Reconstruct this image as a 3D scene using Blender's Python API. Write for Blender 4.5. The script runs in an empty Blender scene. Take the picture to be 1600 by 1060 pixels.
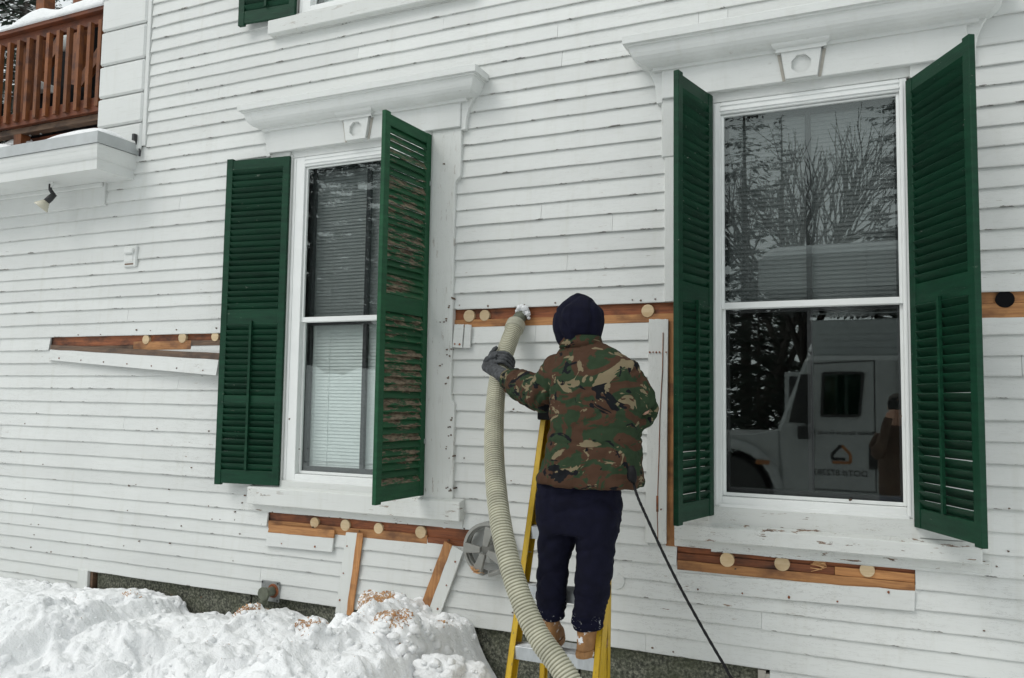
import bpy, bmesh, math, random
from mathutils import Vector, Matrix, noise
random.seed(7)
S = bpy.context.scene
COL = S.collection
V = Vector
# ---------------------------------------------------------------- camera, sky, sun, exposure
F_PX, YAW, PITCH, ROLL = 1290.0, -0.430324, 0.0725146, 0.0147489
CAM = V((0, -4.6, 1.75))
_f = V((math.sin(YAW)*math.cos(PITCH), math.cos(YAW)*math.cos(PITCH), math.sin(PITCH)))
_r0 = V((math.cos(YAW), -math.sin(YAW), 0)); _u0 = _r0.cross(_f)
_r = _r0*math.cos(ROLL)+_u0*math.sin(ROLL); _u = -_r0*math.sin(ROLL)+_u0*math.cos(ROLL)
cd = bpy.data.cameras.new('camera'); cam = bpy.data.objects.new('camera', cd); COL.objects.link(cam)
M = Matrix((_r, _u, -_f)).transposed().to_4x4(); M.translation = CAM
cam.matrix_world = M
cd.sensor_width = 36; cd.lens = F_PX/1600*36; cd.clip_start = 0.02; cd.clip_end = 2000
S.camera = cam
S.render.engine = 'CYCLES'; S.cycles.transparent_max_bounces = 24
SUN_EL, SUN_ROT = math.radians(48), math.radians(215)
w = bpy.data.worlds.new('World'); S.world = w; w.use_nodes = True
nt = w.node_tree; nt.nodes.clear()
sky = nt.nodes.new('ShaderNodeTexSky'); sky.sky_type = 'NISHITA'; sky.sun_disc = False
sky.sun_elevation = SUN_EL; sky.sun_rotation = SUN_ROT; sky.air_density = 1.0; sky.dust_density = 4.0
hs = nt.nodes.new('ShaderNodeHueSaturation'); hs.inputs['Saturation'].default_value = 0.12
mx = nt.nodes.new('ShaderNodeMix'); mx.data_type = 'RGBA'; mx.inputs[0].default_value = 0.72
mx.inputs[7].default_value = (7.4, 7.95, 8.05, 1)      # even grey cloud cover
bg = nt.nodes.new('ShaderNodeBackground'); bg.inputs['Strength'].default_value = 0.105
wo = nt.nodes.new('ShaderNodeOutputWorld')
nt.links.new(sky.outputs[0], hs.inputs['Color']); nt.links.new(hs.outputs[0], mx.inputs[6])
nt.links.new(mx.outputs[2], bg.inputs[0]); nt.links.new(bg.outputs[0], wo.inputs[0])
sd = bpy.data.lights.new('sun', 'SUN'); sd.energy = 0.7; sd.angle = math.radians(28); sd.color = (1, 0.97, 0.93)
so = bpy.data.objects.new('sun', sd); COL.objects.link(so)
sdir = V((math.sin(SUN_ROT)*math.cos(SUN_EL), math.cos(SUN_ROT)*math.cos(SUN_EL), math.sin(SUN_EL)))
so.rotation_euler = sdir.to_track_quat('Z', 'Y').to_euler(); so.location = (-8, -14, 16)
vs = S.view_settings; vs.view_transform = 'Standard'; vs.look = 'None'; vs.exposure = 0.30; vs.gamma = 1; vs.use_curve_mapping = False

def at(a, b, y=0.0):
    "point of the place on the plane y=const that lies behind a pixel of the 1600x1060 survey photograph"
    d = _r*(a-800)-_u*(b-530)+_f*F_PX
    return CAM+d*((y-CAM.y)/d.y)
def atm(a, b, yv):
    "point seen at that pixel in the window glass, on the real plane y=-yv"
    p = at(a, b, yv); return V((p.x, -yv, p.z))

# ---------------------------------------------------------------- materials
MATS = {}
class NT:
    def __init__(s, name):
        s.m = bpy.data.materials.new(name); s.m.use_nodes = True; s.t = s.m.node_tree
        s.t.nodes.clear(); s.out = s.t.nodes.new('ShaderNodeOutputMaterial'); s.pos = None; MATS[name] = s.m
    def n(s, ty, **kw):
        o = s.t.nodes.new('ShaderNode'+ty)
        for k, v in kw.items(): setattr(o, k, v)
        return o
    def l(s, a, b): s.t.links.new(a, b)
    def P(s, scale=(1, 1, 1), off=(0, 0, 0), obj=False):
        if obj: src = s.n('TexCoord').outputs['Object']
        else: src = s.n('NewGeometry').outputs['Position']
        mp = s.n('Mapping'); mp.inputs['Scale'].default_value = scale; mp.inputs['Location'].default_value = off
        s.l(src, mp.inputs[0]); return mp.outputs[0]
    def noise(s, vec, scale, detail=4, rough=.55, dist=0):
        o = s.n('TexNoise'); o.inputs['Scale'].default_value = scale; o.inputs['Detail'].default_value = detail
        o.inputs['Roughness'].default_value = rough; o.inputs['Distortion'].default_value = dist
        s.l(vec, o.inputs['Vector']); return o.outputs['Fac']
    def ramp(s, fac, stops, const=False):
        o = s.n('ValToRGB'); e = o.color_ramp.elements
        if const: o.color_ramp.interpolation = 'CONSTANT'
        while len(e) < len(stops): e.new(0.5)
        for i, (p, c) in enumerate(stops):
            e[i].position = p; e[i].color = (*c, 1) if len(c) == 3 else c
        s.l(fac, o.inputs[0]); return o.outputs[0]
    def g(s, fac, a, b):      # grey ramp a..b -> 0..1
        o = s.n('MapRange'); o.inputs[1].default_value = a; o.inputs[2].default_value = b; s.l(fac, o.inputs[0]); return o.outputs[0]
    def mix(s, fac, a, b):
        o = s.n('Mix', data_type='RGBA')
        for i, v in ((0, fac), (6, a), (7, b)):
            if hasattr(v, 'is_output'): s.l(v, o.inputs[i])
            else: o.inputs[i].default_value = v if i == 0 else (*v, 1)
        return o.outputs[2]
    def math(s, op, a, b=0.0):
        o = s.n('Math', operation=op)
        for i, v in ((0, a), (1, b)):
            if hasattr(v, 'is_output'): s.l(v, o.inputs[i])
            else: o.inputs[i].default_value = v
        return o.outputs[0]
    def done(s, col, rough=.6, bump=None, bstr=.3, bdist=.002, metal=0, spec=.5, sheen=0):
        b = s.n('BsdfPrincipled')
        for k, v in (('Base Color', col), ('Roughness', rough), ('Metallic', metal), ('Specular IOR Level', spec), ('Sheen Weight', sheen)):
            if hasattr(v, 'is_output'): s.l(v, b.inputs[k])
            else: b.inputs[k].default_value = (*v, 1) if k == 'Base Color' else v
        if bump is not None:
            bp = s.n('Bump'); bp.inputs['Strength'].default_value = bstr; bp.inputs['Distance'].default_value = bdist
            s.l(bump, bp.inputs['Height']); s.l(bp.outputs[0], b.inputs['Normal'])
        s.l(b.outputs[0], s.out.inputs[0]); return s.m
    def rnd(s): return s.n('ObjectInfo').outputs['Random']

def paint_mat(name, base, wear, grain_axis='x', hue=(.02)):
    k = NT(name)
    st = (2.2, 6, 34) if grain_axis == 'x' else (34, 6, 2.2)
    grain = k.noise(k.P(st), 3.0, 5, .6)
    big = k.noise(k.P((1, 1, 1.6)), 1.3, 3)
    c = k.mix(k.g(big, .3, .75), tuple(v*.93 for v in base), base)
    r = k.n('MapRange'); r.inputs[3].default_value = .93; r.inputs[4].default_value = 1.02; k.l(k.rnd(), r.inputs[0])
    hv = k.n('HueSaturation'); k.l(c, hv.inputs['Color']); k.l(r.outputs[0], hv.inputs['Value']); c = hv.outputs[0]
    # grime streaks along the grain
    c = k.mix(k.math('MULTIPLY', k.g(grain, .56, .8), .30), c, (base[0]*.62, base[1]*.62, base[2]*.55))
    streak = k.noise(k.P((7, 7, .7), (3, 3, 0)), 2.2, 5, .6)
    c = k.mix(k.math('MULTIPLY', k.g(streak, .55, .8), .28), c, (base[0]*.70, base[1]*.68, base[2]*.60))
    # hairline cracks and flaked paint
    zz = k.n('SeparateXYZ'); k.l(k.n('NewGeometry').outputs['Position'], zz.inputs[0])
    low = k.g(zz.outputs[2], 2.6, 0.7)
    low = k.math('ADD', k.math('MULTIPLY', low, .75), .35)
    st2 = (5, 5, 30) if grain_axis == 'x' else (30, 5, 5)
    fl = k.noise(k.P(st2, (3, 0, 1)), 1.6, 7, .68)
    pl = k.noise(k.P((1, 1, 1), (7, 3, 2)), 1.15, 3)
    crack = k.math('SUBTRACT', 1.0, k.g(k.math('ABSOLUTE', k.math('SUBTRACT', fl, .53)), 0, .006))
    crack = k.math('MULTIPLY', crack, k.math('MULTIPLY', k.g(pl, .40, .58), low))
    c = k.mix(k.math('MULTIPLY', crack, min(1, .85*wear)), c, (.16, .15, .13))
    chip = k.math('MULTIPLY', k.g(fl, .675-.03*wear, .685-.03*wear), k.math('MULTIPLY', k.g(pl, .52, .6) if wear < 1.5 else k.g(pl, .36, .48), low))
    chipc = k.ramp(k.noise(k.P((9, 9, 30)), 2, 3), [(.3, (.05, .03, .02)), (.55, (.22, .13, .075)), (.75, (.30, .27, .22))])
    c = k.mix(k.math('MULTIPLY', chip, min(1, wear)), c, chipc)
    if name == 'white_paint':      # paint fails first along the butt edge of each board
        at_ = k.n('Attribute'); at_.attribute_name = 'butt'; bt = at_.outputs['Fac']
        en = k.noise(k.P((3.2, 3, 8), (2, 9, 4)), 2.6, 6, .7); reg = k.noise(k.P((1.3, 1, 5), (8, 1, 6)), 1.4, 2)
        thr = k.math('ADD', k.math('MULTIPLY', k.math('SUBTRACT', 1.0, bt), 1.35), k.math('MULTIPLY', k.math('SUBTRACT', 1.0, reg), .16))
        ew = k.g(k.math('SUBTRACT', en, thr), .505, .53)
        c = k.mix(k.math('MULTIPLY', ew, .85), c, k.ramp(k.noise(k.P(), 30, 3), [(.35, (.05, .05, .045)), (.6, (.15, .14, .12)), (.75, (.30, .27, .22))]))
        lap_shade = k.math('MULTIPLY', k.g(bt, .93, 1.0), k.g(k.noise(k.P((1, 1, 7)), 3.5, 4), .35, .7))  # dark line along the butt edge, lap shade painted into the colour
        c = k.mix(k.math('MULTIPLY', lap_shade, .35), c, (.16, .16, .14))
        chip = k.math('MAXIMUM', chip, ew)
    h = k.math('SUBTRACT', k.math('ADD', k.math('MULTIPLY', grain, .5), k.math('MULTIPLY', k.noise(k.P(), 55, 3), .35)), k.math('MULTIPLY', k.math('ADD', crack, chip), .8))
    return k.done(c, .55, h, .35, .003)
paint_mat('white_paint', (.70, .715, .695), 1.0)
paint_mat('white_paint_vertical', (.70, .715, .69), 1.0, 'z')
paint_mat('sill_paint', (.70, .715, .69), 2.1)
paint_mat('casing_paint', (.70, .715, .69), 1.9, 'z')
paint_mat('trim_paint', (.71, .725, .705), .6)

def simple(name, col, rough=.6, metal=0, var=.15, scale=8, bscale=40, bstr=.2, spec=.5, stretch=(1, 1, 1), sheen=0):
    k = NT(name)
    n1 = k.noise(k.P(stretch), scale, 5)
    c = k.mix(k.g(n1, .3, .7), tuple(v*(1-var) for v in col), tuple(min(1, v*(1+var)) for v in col))
    return k.done(c, rough, k.noise(k.P(stretch), bscale, 4), bstr, .002, metal, spec, sheen)
simple('vinyl_white', (.80, .815, .80), .35, var=.03, bstr=.03)
simple('galvanised', (.46, .48, .48), .5, .45, .12, 4)
simple('aluminium', (.50, .52, .53), .38, .85, .12, 14, 60, .1, stretch=(3, 1, 1))
simple('dark_sash', (.018, .019, .02), .4, var=.2)
simple('blind_shaded', (.34, .36, .36), .5, var=.05)  # grey copy of the white blind, dimness put into its colour
simple('interior', (.16, .15, .14), .8, var=.1)
simple('blind_white', (.66, .70, .685), .5, var=.05)
simple('black_rubber', (.008, .008, .009), .7, spec=.2)
simple('black_metal', (.02, .02, .022), .4)
simple('grey_plastic', (.27, .27, .25), .5, var=.15)
simple('grey_iron', (.23, .24, .235), .55, .2, .25, 30)
simple('glove_knit', (.055, .058, .062), .85, var=.6, scale=45, bscale=160, bstr=.6)
simple('skin', (.48, .27, .19), .5, var=.08)
simple('fleece', (.0045, .0048, .0145), .95, var=.25, scale=18, bscale=220, bstr=.5, spec=.2)
simple('insulation', (.78, .79, .80), .9, var=.1, scale=60, bscale=90, bstr=.8)
simple('pipe_green', (.115, .125, .09), .55, var=.3, scale=25)
simple('hose_rib', (.46, .445, .345), .45, var=.16, scale=12)
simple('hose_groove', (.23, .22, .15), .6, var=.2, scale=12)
simple('hose_cuff', (.36, .35, .27), .5, var=.2, scale=20)
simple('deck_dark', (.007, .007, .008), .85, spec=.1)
simple('truck_white', (.33, .34, .335), .25, var=.05)
simple('truck_black', (.012, .012, .012), .5)
simple('orange_paint', (.30, .11, .03), .5)
simple('jacket_brown', (.075, .045, .03), .85, var=.3, scale=12)
simple('denim', (.03, .045, .085), .85, var=.25, scale=20)
simple('bark', (.06, .05, .042), .9, var=.3, scale=10, bscale=30, bstr=.8)
simple('needles', (.018, .034, .02), .8, var=.5, scale=3)
simple('house_grey', (.36, .38, .375), .6, var=.06)
simple('lamp_glass', (.55, .52, .42), .25, var=.05)

def wood(name, a, b, c, axis='x', rough=.65):
    k = NT(name)
    st = (1.6, 10, 26) if axis == 'x' else (26, 10, 1.6)
    n1 = k.noise(k.P(st), 3.2, 6, .6, .6); n2 = k.noise(k.P((3, 3, 5), (4, 1, 0)), 1.7, 4)
    col = k.mix(k.g(n1, .32, .68), a, b); col = k.mix(k.math('MULTIPLY', k.g(n2, .5, .68), .85), col, c)
    r = k.n('MapRange'); r.inputs[3].default_value = .8; r.inputs[4].default_value = 1.15; k.l(k.rnd(), r.inputs[0])
    hv = k.n('HueSaturation'); k.l(col, hv.inputs['Color']); k.l(r.outputs[0], hv.inputs['Value'])
    return k.done(hv.outputs[0], rough, n1, .5, .004)
wood('sheathing', (.15, .042, .015), (.32, .105, .036), (.030, .013, .008))
wood('bare_wood', (.34, .145, .05), (.55, .27, .10), (.15, .06, .026))
wood('bare_wood_vertical', (.34, .145, .05), (.55, .27, .10), (.18, .075, .03), 'z')
wood('aged_wood', (.10, .06, .038), (.20, .12, .07), (.05, .03, .02))
wood('plug_wood', (.62, .46, .27), (.74, .58, .37), (.55, .38, .20))
wood('torn_wood', (.46, .20, .075), (.68, .42, .20), (.20, .07, .03))
wood('deck_wood', (.115, .028, .009), (.19, .052, .015), (.07, .022, .01))
wood('deck_wood_vertical', (.14, .042, .011), (.24, .082, .020), (.07, .022, .01), 'z')

def shutter_mat(name, green, dark, wearamt, bare, fs=2.4):
    k = NT(name)
    n1 = k.noise(k.P((1.5, 1.5, 9)), 4, 5)
    c = k.mix(k.g(n1, .3, .7), dark, green)
    r = k.n('MapRange'); r.inputs[3].default_value = .82; r.inputs[4].default_value = 1.15; k.l(k.rnd(), r.inputs[0])
    hv = k.n('HueSaturation'); k.l(c, hv.inputs['Color']); k.l(r.outputs[0], hv.inputs['Value']); c = hv.outputs[0]
    fl = k.noise(k.P((7, 7, 26) if wearamt < .5 else (5, 5, 34), (2, 5, 1)), fs, 7, .7)
    if wearamt > .5: fl = k.math('ADD', fl, k.math('MULTIPLY', k.math('SUBTRACT', k.rnd(), .55), .16))
    reg = k.noise(k.P((1, 1, 1), (1, 2, 0)), 2.0, 2)
    chip = k.math('MULTIPLY', k.g(fl, .72-.17*wearamt, .735-.17*wearamt), k.g(reg, .45, .55) if wearamt < .5 else k.g(reg, .30, .42))
    bc = k.ramp(k.noise(k.P((10, 10, 40)), 2, 4), [(.35, bare[0]), (.6, bare[1])])
    c = k.mix(chip, c, bc)
    h = k.math('SUBTRACT', k.noise(k.P((3, 3, 20)), 9, 4), k.math('MULTIPLY', chip, .6))
    return k.done(c, .5, h, .4, .003, 0, .22)
shutter_mat('shutter_green', (.006, .050, .024), (.0035, .030, .015), .34, ((.07, .09, .07), (.26, .28, .24)))
shutter_mat('shutter_faded', (.017, .098, .042), (.010, .062, .028), .25, ((.10, .09, .07), (.28, .27, .22)))
shutter_mat('shutter_weathered', (.018, .098, .040), (.011, .062, .027), 1.12, ((.06, .04, .026), (.24, .19, .135)), 1.1)

k = NT('aged_paint')
k.done(k.mix(k.noise(k.P(), 20, 3), (.30, .28, .24), (.5, .47, .42)), .7)
k = NT('granite')
n1 = k.noise(k.P(), 60, 3, .7); n2 = k.noise(k.P((1, 1, 1.5)), 5, 5)
c = k.ramp(n1, [(.36, (.03, .032, .024)), (.5, (.10, .105, .08)), (.66, (.26, .26, .20))])
c = k.mix(k.math('MULTIPLY', k.g(n2, .45, .7), .6), c, (.075, .085, .045))
k.done(c, .85, k.math('ADD', n1, n2), .9, .01)

k = NT('snow')
n1 = k.noise(k.P(), 5, 5); n2 = k.noise(k.P(), 60, 3, .7)
c = k.mix(k.g(n1, .35, .7), (.90, .91, .915), (.94, .945, .945))
dirt = k.math('MULTIPLY', k.g(k.noise(k.P((1, 1, 1), (5, 1, 2)), 24, 4, .7), .70, .74), .5)
c = k.mix(dirt, c, (.55, .42, .30))
k.done(c, .8, k.math('ADD', k.math('MULTIPLY', k.noise(k.P(), 24, 5, .65), .9), k.math('MULTIPLY', n2, .5)), .6, .03, 0, .2)

def glass_mat(name, ior, tint):
    k = NT(name)
    fr = k.n('Fresnel'); bf = k.n('MapRange'); k.l(k.n('NewGeometry').outputs['Backfacing'], bf.inputs[0]); bf.inputs[3].default_value = ior; bf.inputs[4].default_value = 1/ior; k.l(bf.outputs[0], fr.inputs['IOR'])   # thin sheet: same from both sides
    tr = k.n('BsdfTransparent'); tr.inputs[0].default_value = (*tint, 1)
    gl = k.n('BsdfGlossy'); gl.inputs['Roughness'].default_value = 0.0; gl.inputs['Color'].default_value = (.92, 1.0, .97, 1)
    wv = k.n('Bump'); wv.inputs['Strength'].default_value = .004; wv.inputs['Distance'].default_value = .02
    k.l(k.noise(k.P(), 2.2, 1), wv.inputs['Height']); k.l(wv.outputs[0], gl.inputs['Normal'])
    m = k.n('MixShader'); k.l(fr.outputs[0], m.inputs[0]); k.l(tr.outputs[0], m.inputs[1]); k.l(gl.outputs[0], m.inputs[2])
    k.l(m.outputs[0], k.out.inputs[0])
glass_mat('glass', 2.02, (.985, 1.0, .995))
glass_mat('truck_glass', 1.6, (.25, .42, .36))

k = NT('dimming_screen')  # half-transparent dark sheet added to dim the upper panes
ms = k.n('MixShader'); ms.inputs[0].default_value = .46; df = k.n('BsdfDiffuse'); df.inputs[0].default_value = (.05, .06, .06, 1)
k.l(k.n('BsdfTransparent').outputs[0], ms.inputs[1]); k.l(df.outputs[0], ms.inputs[2]); k.l(ms.outputs[0], k.out.inputs[0])

k = NT('camouflage')
def blob(scale, off, st=(1, 1, 1.55), dist=1.7): return k.noise(k.P(st, off), scale, 3.2, .58, dist)
c = k.mix(k.g(blob(5.0, (2.3, 0, 1.1)), .497, .503), (.025, .043, .022), (.064, .034, .021))
c = k.mix(k.g(blob(5.6, (5, 1, 8)), .590, .595), c, (.185, .150, .092))
c = k.mix(k.g(blob(5.8, (1, 4, 2), (1, 1, 1.2)), .592, .598), c, (.008, .009, .011))
fold = k.noise(k.P((1, 1, .7)), 9, 3)
k.done(c, .85, k.math('ADD', k.math('MULTIPLY', fold, 1.0), k.math('MULTIPLY', k.noise(k.P(), 260, 2), .05)), .6, .02, 0, .12)

k = NT('boot_leather')
n1 = k.noise(k.P(), 26, 4); sn = k.noise(k.P((1, 1, 1), (1, 2, 3)), 22, 4, .6)
c = k.mix(k.g(n1, .3, .7), (.22, .105, .035), (.34, .17, .06))
c = k.mix(k.g(sn, .60, .64), c, (.75, .76, .77))
k.done(c, .7, n1, .4, .004)
k = NT('cuff_snow')
sn = k.noise(k.P((1, 1, 1), (4, 2, 3)), 40, 4, .7)
c = k.mix(k.g(sn, .61, .66), (.0065, .007, .018), (.6, .61, .62))
k.done(c, .95, sn, .5, .01, 0, .1)

k = NT('ladder_yellow')
n1 = k.noise(k.P((4, 4, 1)), 9, 5); sc = k.noise(k.P((16, 16, 3)), 5, 6, .7)
c = k.mix(k.g(n1, .3, .7), (.50, .31, .008), (.62, .40, .012))
c = k.mix(k.math('MULTIPLY', k.g(sc, .60, .66), .75), c, (.10, .085, .05))
k.done(c, .45, sc, .2, .002)

# ---------------------------------------------------------------- building helpers
WM = {}
def adopt(o, parent, local=False):
    if parent is not None:
        o.parent = parent
        if not local: o.matrix_parent_inverse = WM.get(parent.name, Matrix()).inverted()
def empty(name, loc, rotz=0, parent=None):
    o = bpy.data.objects.new(name, None); COL.objects.link(o); o.empty_display_size = .1
    o.location = loc; o.rotation_euler = (0, 0, rotz)
    WM[o.name] = Matrix.Translation(loc) @ Matrix.Rotation(rotz, 4, 'Z'); adopt(o, parent); return o
def tag(o, label=None, cat=None, group=None, kind=None):
    for a, b in (('label', label), ('category', cat), ('group', group), ('kind', kind)):
        if b: o[a] = b
    return o
class MB:
    def __init__(s): s.v = []; s.f = []; s.mi = []
    def add(s, vs, fs, mi=0):
        b = len(s.v); s.v += [tuple(v) for v in vs]
        for f in fs: s.f.append(tuple(i+b for i in f)); s.mi.append(mi)
        return s
    def box(s, x0, x1, y0, y1, z0, z1, mi=0):
        return s.add([(x, y, z) for x in (x0, x1) for y in (y0, y1) for z in (z0, z1)],
                     [(0, 1, 3, 2), (4, 6, 7, 5), (0, 4, 5, 1), (2, 3, 7, 6), (0, 2, 6, 4), (1, 5, 7, 3)], mi)
    def hexa(s, p, mi=0):      # p: 4 front corners then 4 back corners, same order
        return s.add(p, [(0, 1, 2, 3), (7, 6, 5, 4), (0, 4, 5, 1), (1, 5, 6, 2), (2, 6, 7, 3), (3, 7, 4, 0)], mi)
    def beam(s, a, b, w, d, up=(0, 0, 1), mi=0):
        a, b = V(a), V(b); t = (b-a).normalized(); sd = t.cross(V(up))
        if sd.length < 1e-4: sd = V((1, 0, 0))
        sd.normalize(); u2 = sd.cross(t)
        c = [sd*x*w/2+u2*y*d/2 for x, y in ((-1, -1), (1, -1), (1, 1), (-1, 1))]
        return s.hexa([a+q for q in c]+[b+q for q in c], mi)
    def prism(s, pts, y0, y1, mi=0):     # polygon in x,z extruded along y
        n = len(pts)
        vs = [(x, y0, z) for x, z in pts]+[(x, y1, z) for x, z in pts]
        fs = [tuple(range(n)), tuple(range(2*n-1, n-1, -1))]+[(i, i+n, (i+1) % n+n, (i+1) % n) for i in range(n)]
        return s.add(vs, fs, mi)
    def rings(s, rings, cap=True, mi=0, closed=False):
        n = len(rings[0]); b = len(s.v)
        for r in rings: s.v += [tuple(p) for p in r]
        m = len(rings)
        for i in range(m if closed else m-1):
            j = (i+1) % m
            for q in range(n):
                s.f.append((b+i*n+q, b+i*n+(q+1) % n, b+j*n+(q+1) % n, b+j*n+q)); s.mi.append(mi if not callable(mi) else mi(i))
        if cap and not closed:
            s.f.append(tuple(b+q for q in range(n-1, -1, -1))); s.mi.append(0)
            s.f.append(tuple(b+(m-1)*n+q for q in range(n))); s.mi.append(0)
        return s
    def tube(s, pts, rad, n=10, cap=True, mi=0, flat=1.0):
        pts = [V(p) for p in pts]; R = []
        rad = rad if hasattr(rad, '__len__') else [rad]*len(pts)
        t0 = (pts[1]-pts[0]).normalized()
        sd = t0.cross(V((0, 0, 1)))
        if sd.length < .05: sd = t0.cross(V((0, 1, 0)))
        sd.normalize()
        for i, p in enumerate(pts):
            t = (pts[min(i+1, len(pts)-1)]-pts[max(i-1, 0)]).normalized()
            sd = (sd-t*sd.dot(t)).normalized(); up = t.cross(sd)
            R.append([p+(sd*math.cos(a)+up*math.sin(a)*flat)*rad[i] for a in (2*math.pi*q/n for q in range(n))])
        return s.rings(R, cap, mi)
    def disc(s, c, r, y0, y1, n=20, mi=0, jit=0):
        pts = [(c[0]+math.cos(2*math.pi*i/n)*r*(1+random.uniform(-jit, jit)), c[1]+math.sin(2*math.pi*i/n)*r*(1+random.uniform(-jit, jit))) for i in range(n)]
        return s.prism(pts, y0, y1, mi)
    def mesh(s, name, mats):
        me = bpy.data.meshes.new(name); me.from_pydata(s.v, [], s.f)
        for m in (mats if isinstance(mats, (list, tuple)) else [mats]): me.materials.append(MATS[m])
        me.polygons.foreach_set('material_index', s.mi); me.update(); return me
    def build(s, name, mats, parent=None, local=False, smooth=False, bevel=0, fix=True):
        me = s.mesh(name, mats)
        if fix:
            bm = bmesh.new(); bm.from_mesh(me); bmesh.ops.recalc_face_normals(bm, faces=bm.faces); bm.to_mesh(me); bm.free()
        if smooth: me.polygons.foreach_set('use_smooth', [True]*len(me.polygons))
        o = bpy.data.objects.new(name, me); COL.objects.link(o); adopt(o, parent, local)
        if bevel:
            m = o.modifiers.new('bevel', 'BEVEL'); m.width = bevel; m.segments = 1; m.limit_method = 'ANGLE'
        return o
def link_mesh(name, me, parent=None, local=False):
    o = bpy.data.objects.new(name, me); COL.objects.link(o); adopt(o, parent, local); return o
def bez(pts, n):
    "smooth curve through points (Catmull-Rom)"
    pts = [V(p) for p in pts]; P = [pts[0]*2-pts[1]]+pts+[pts[-1]*2-pts[-2]]; out = []
    for i in range(1, len(P)-2):
        for q in range(n):
            t = q/n; a, b, c, d = P[i-1], P[i], P[i+1], P[i+2]
            out.append(.5*((2*b)+(c-a)*t+(2*a-5*b+4*c-d)*t*t+(3*b-a-3*c+d)*t**3))
    out.append(pts[-1]); return out
# ---------------------------------------------------------------- ground
def fbm(p, o=4):
    return sum(noise.noise(V(p)*(2**i)+V((i*7.1, 3.3*i, 1.7)))*(.5**i) for i in range(o))
CREST = [(-900, 880), (-60, 908), (0, 916), (50, 922), (100, 928), (150, 924), (196, 938), (212, 934), (228, 962), (290, 968), (350, 976), (385, 956), (420, 974), (470, 1004), (505, 984), (545, 972), (575, 952), (603, 938), (628, 964), (662, 972), (690, 984), (701, 1024), (716, 1052), (734, 1088), (785, 1150), (1000, 1190), (1700, 1280)]
CZ = [(p.x, p.z) for p in (at(a, b, -.40) for a, b in CREST)]
def crest(x):
    for (x0, z0), (x1, z1) in zip(CZ, CZ[1:]):
        if x0 <= x <= x1: return z0+(z1-z0)*(x-x0)/(x1-x0)
    return CZ[0][1] if x < CZ[0][0] else CZ[-1][1]
def sm(a, b, t):
    t = max(0, min(1, (t-a)/(b-a))); return t*t*(3-2*t)
def bank(x, y):
    d = -y                       # distance out from the wall
    c = max(crest(x), .02)
    far = sm(1.3, 3.2, d)
    base = c*(1-far)+.02*far
    base -= .05*sm(.40, .0, d)   # dips slightly at the wall
    base -= (.10*sm(.45, 1.6, d))*(1-far)*sm(.02, .3, c)
    amp = sm(.03, .25, c)*(1-.6*far)
    wx, wy = x+.10*noise.noise(V((x*3, y*3, 4))), y+.10*noise.noise(V((x*3, y*3, 8)))
    n1 = abs(noise.noise(V((wx*2.1, wy*2.1, .7)))); n2 = abs(noise.noise(V((wx*5.3, wy*5.3, 1.7)))); n3 = abs(noise.noise(V((wx*12, wy*12, 2.7))))
    cell = noise.voronoi(V((wx*3.4, wy*3.4, .3)))[0]; block = min(1, max(0, (cell[1]-cell[0])*5))
    pc = noise.voronoi(V((wx*3.1, wy*3.1, .9)))[1][0]; hx_ = noise.cell_vector(pc*57.3)
    facet = ((wx*3.1-pc.x)*(hx_.x-.5)+(wy*3.1-pc.y)*(hx_.y-.5))*.16+(hx_.z-.5)*.03
    pc = noise.voronoi(V((wx*8.3, wy*8.3, 1.9)))[1][0]; hx_ = noise.cell_vector(pc*31.7)
    facet += ((wx*8.3-pc.x)*(hx_.x-.5)+(wy*8.3-pc.y)*(hx_.y-.5))*.05+(hx_.z-.5)*.012
    n4 = abs(noise.noise(V((wx*26, wy*26, 3.7))))
    lump = n1*.10+n2*.045+n3*.030+n4*.022-.055+facet+fbm((x*.9, y*.9, 3), 2)*.09+fbm((x*30, y*30, 1), 2)*.004
    edge = sm(.30, .75, d)       # keep the crest where it stands
    fine = n3*.03+n2*.03-.02+facet*.25+n4*.012+fbm((x*30, y*30, 1), 2)*.004
    return base+amp*(lump*edge*1.1+fine*(1-edge))
g = MB(); NX, NY = 520, 240
xs = [-7.8+6.6*i/NX for i in range(NX+1)]; ys = [-.012-3.6*(j/NY)**1.35 for j in range(NY+1)]
hz_ = [[bank(x, y) for x in xs] for y in ys]
for _ in range(1):
    hz_ = [[(hz_[j][i]*4+hz_[max(j-1, 0)][i]+hz_[min(j+1, NY)][i]+hz_[j][max(i-1, 0)]+hz_[j][min(i+1, NX)])/8 for i in range(NX+1)] for j in range(NY+1)]
g.v = [(xs[i], ys[j], hz_[j][i]) for j in range(NY+1) for i in range(NX+1)]
g.f = [(j*(NX+1)+i, (j+1)*(NX+1)+i, (j+1)*(NX+1)+i+1, j*(NX+1)+i+1) for j in range(NY) for i in range(NX)]; g.mi = [0]*len(g.f)
tag(g.build('snow_bank', 'snow', smooth=True), kind='structure')
g = MB()
g.v = [(x, y, .012*noise.noise(V((x*.8, y*.8, 0)))-.02) for y in [-60+i*1.5 for i in range(42)] for x in [-45+i*1.5 for i in range(61)]]
g.f = [(j*61+i, j*61+i+1, (j+1)*61+i+1, (j+1)*61+i) for j in range(41) for i in range(60)]; g.mi = [0]*len(g.f)
tag(g.build('snow_ground', 'snow', smooth=True), kind='structure')
g = MB(); g.box(-900, 900, -900, 900, -.6, -.12); tag(g.build('distant_snow_field', 'snow'), kind='structure')

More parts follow.
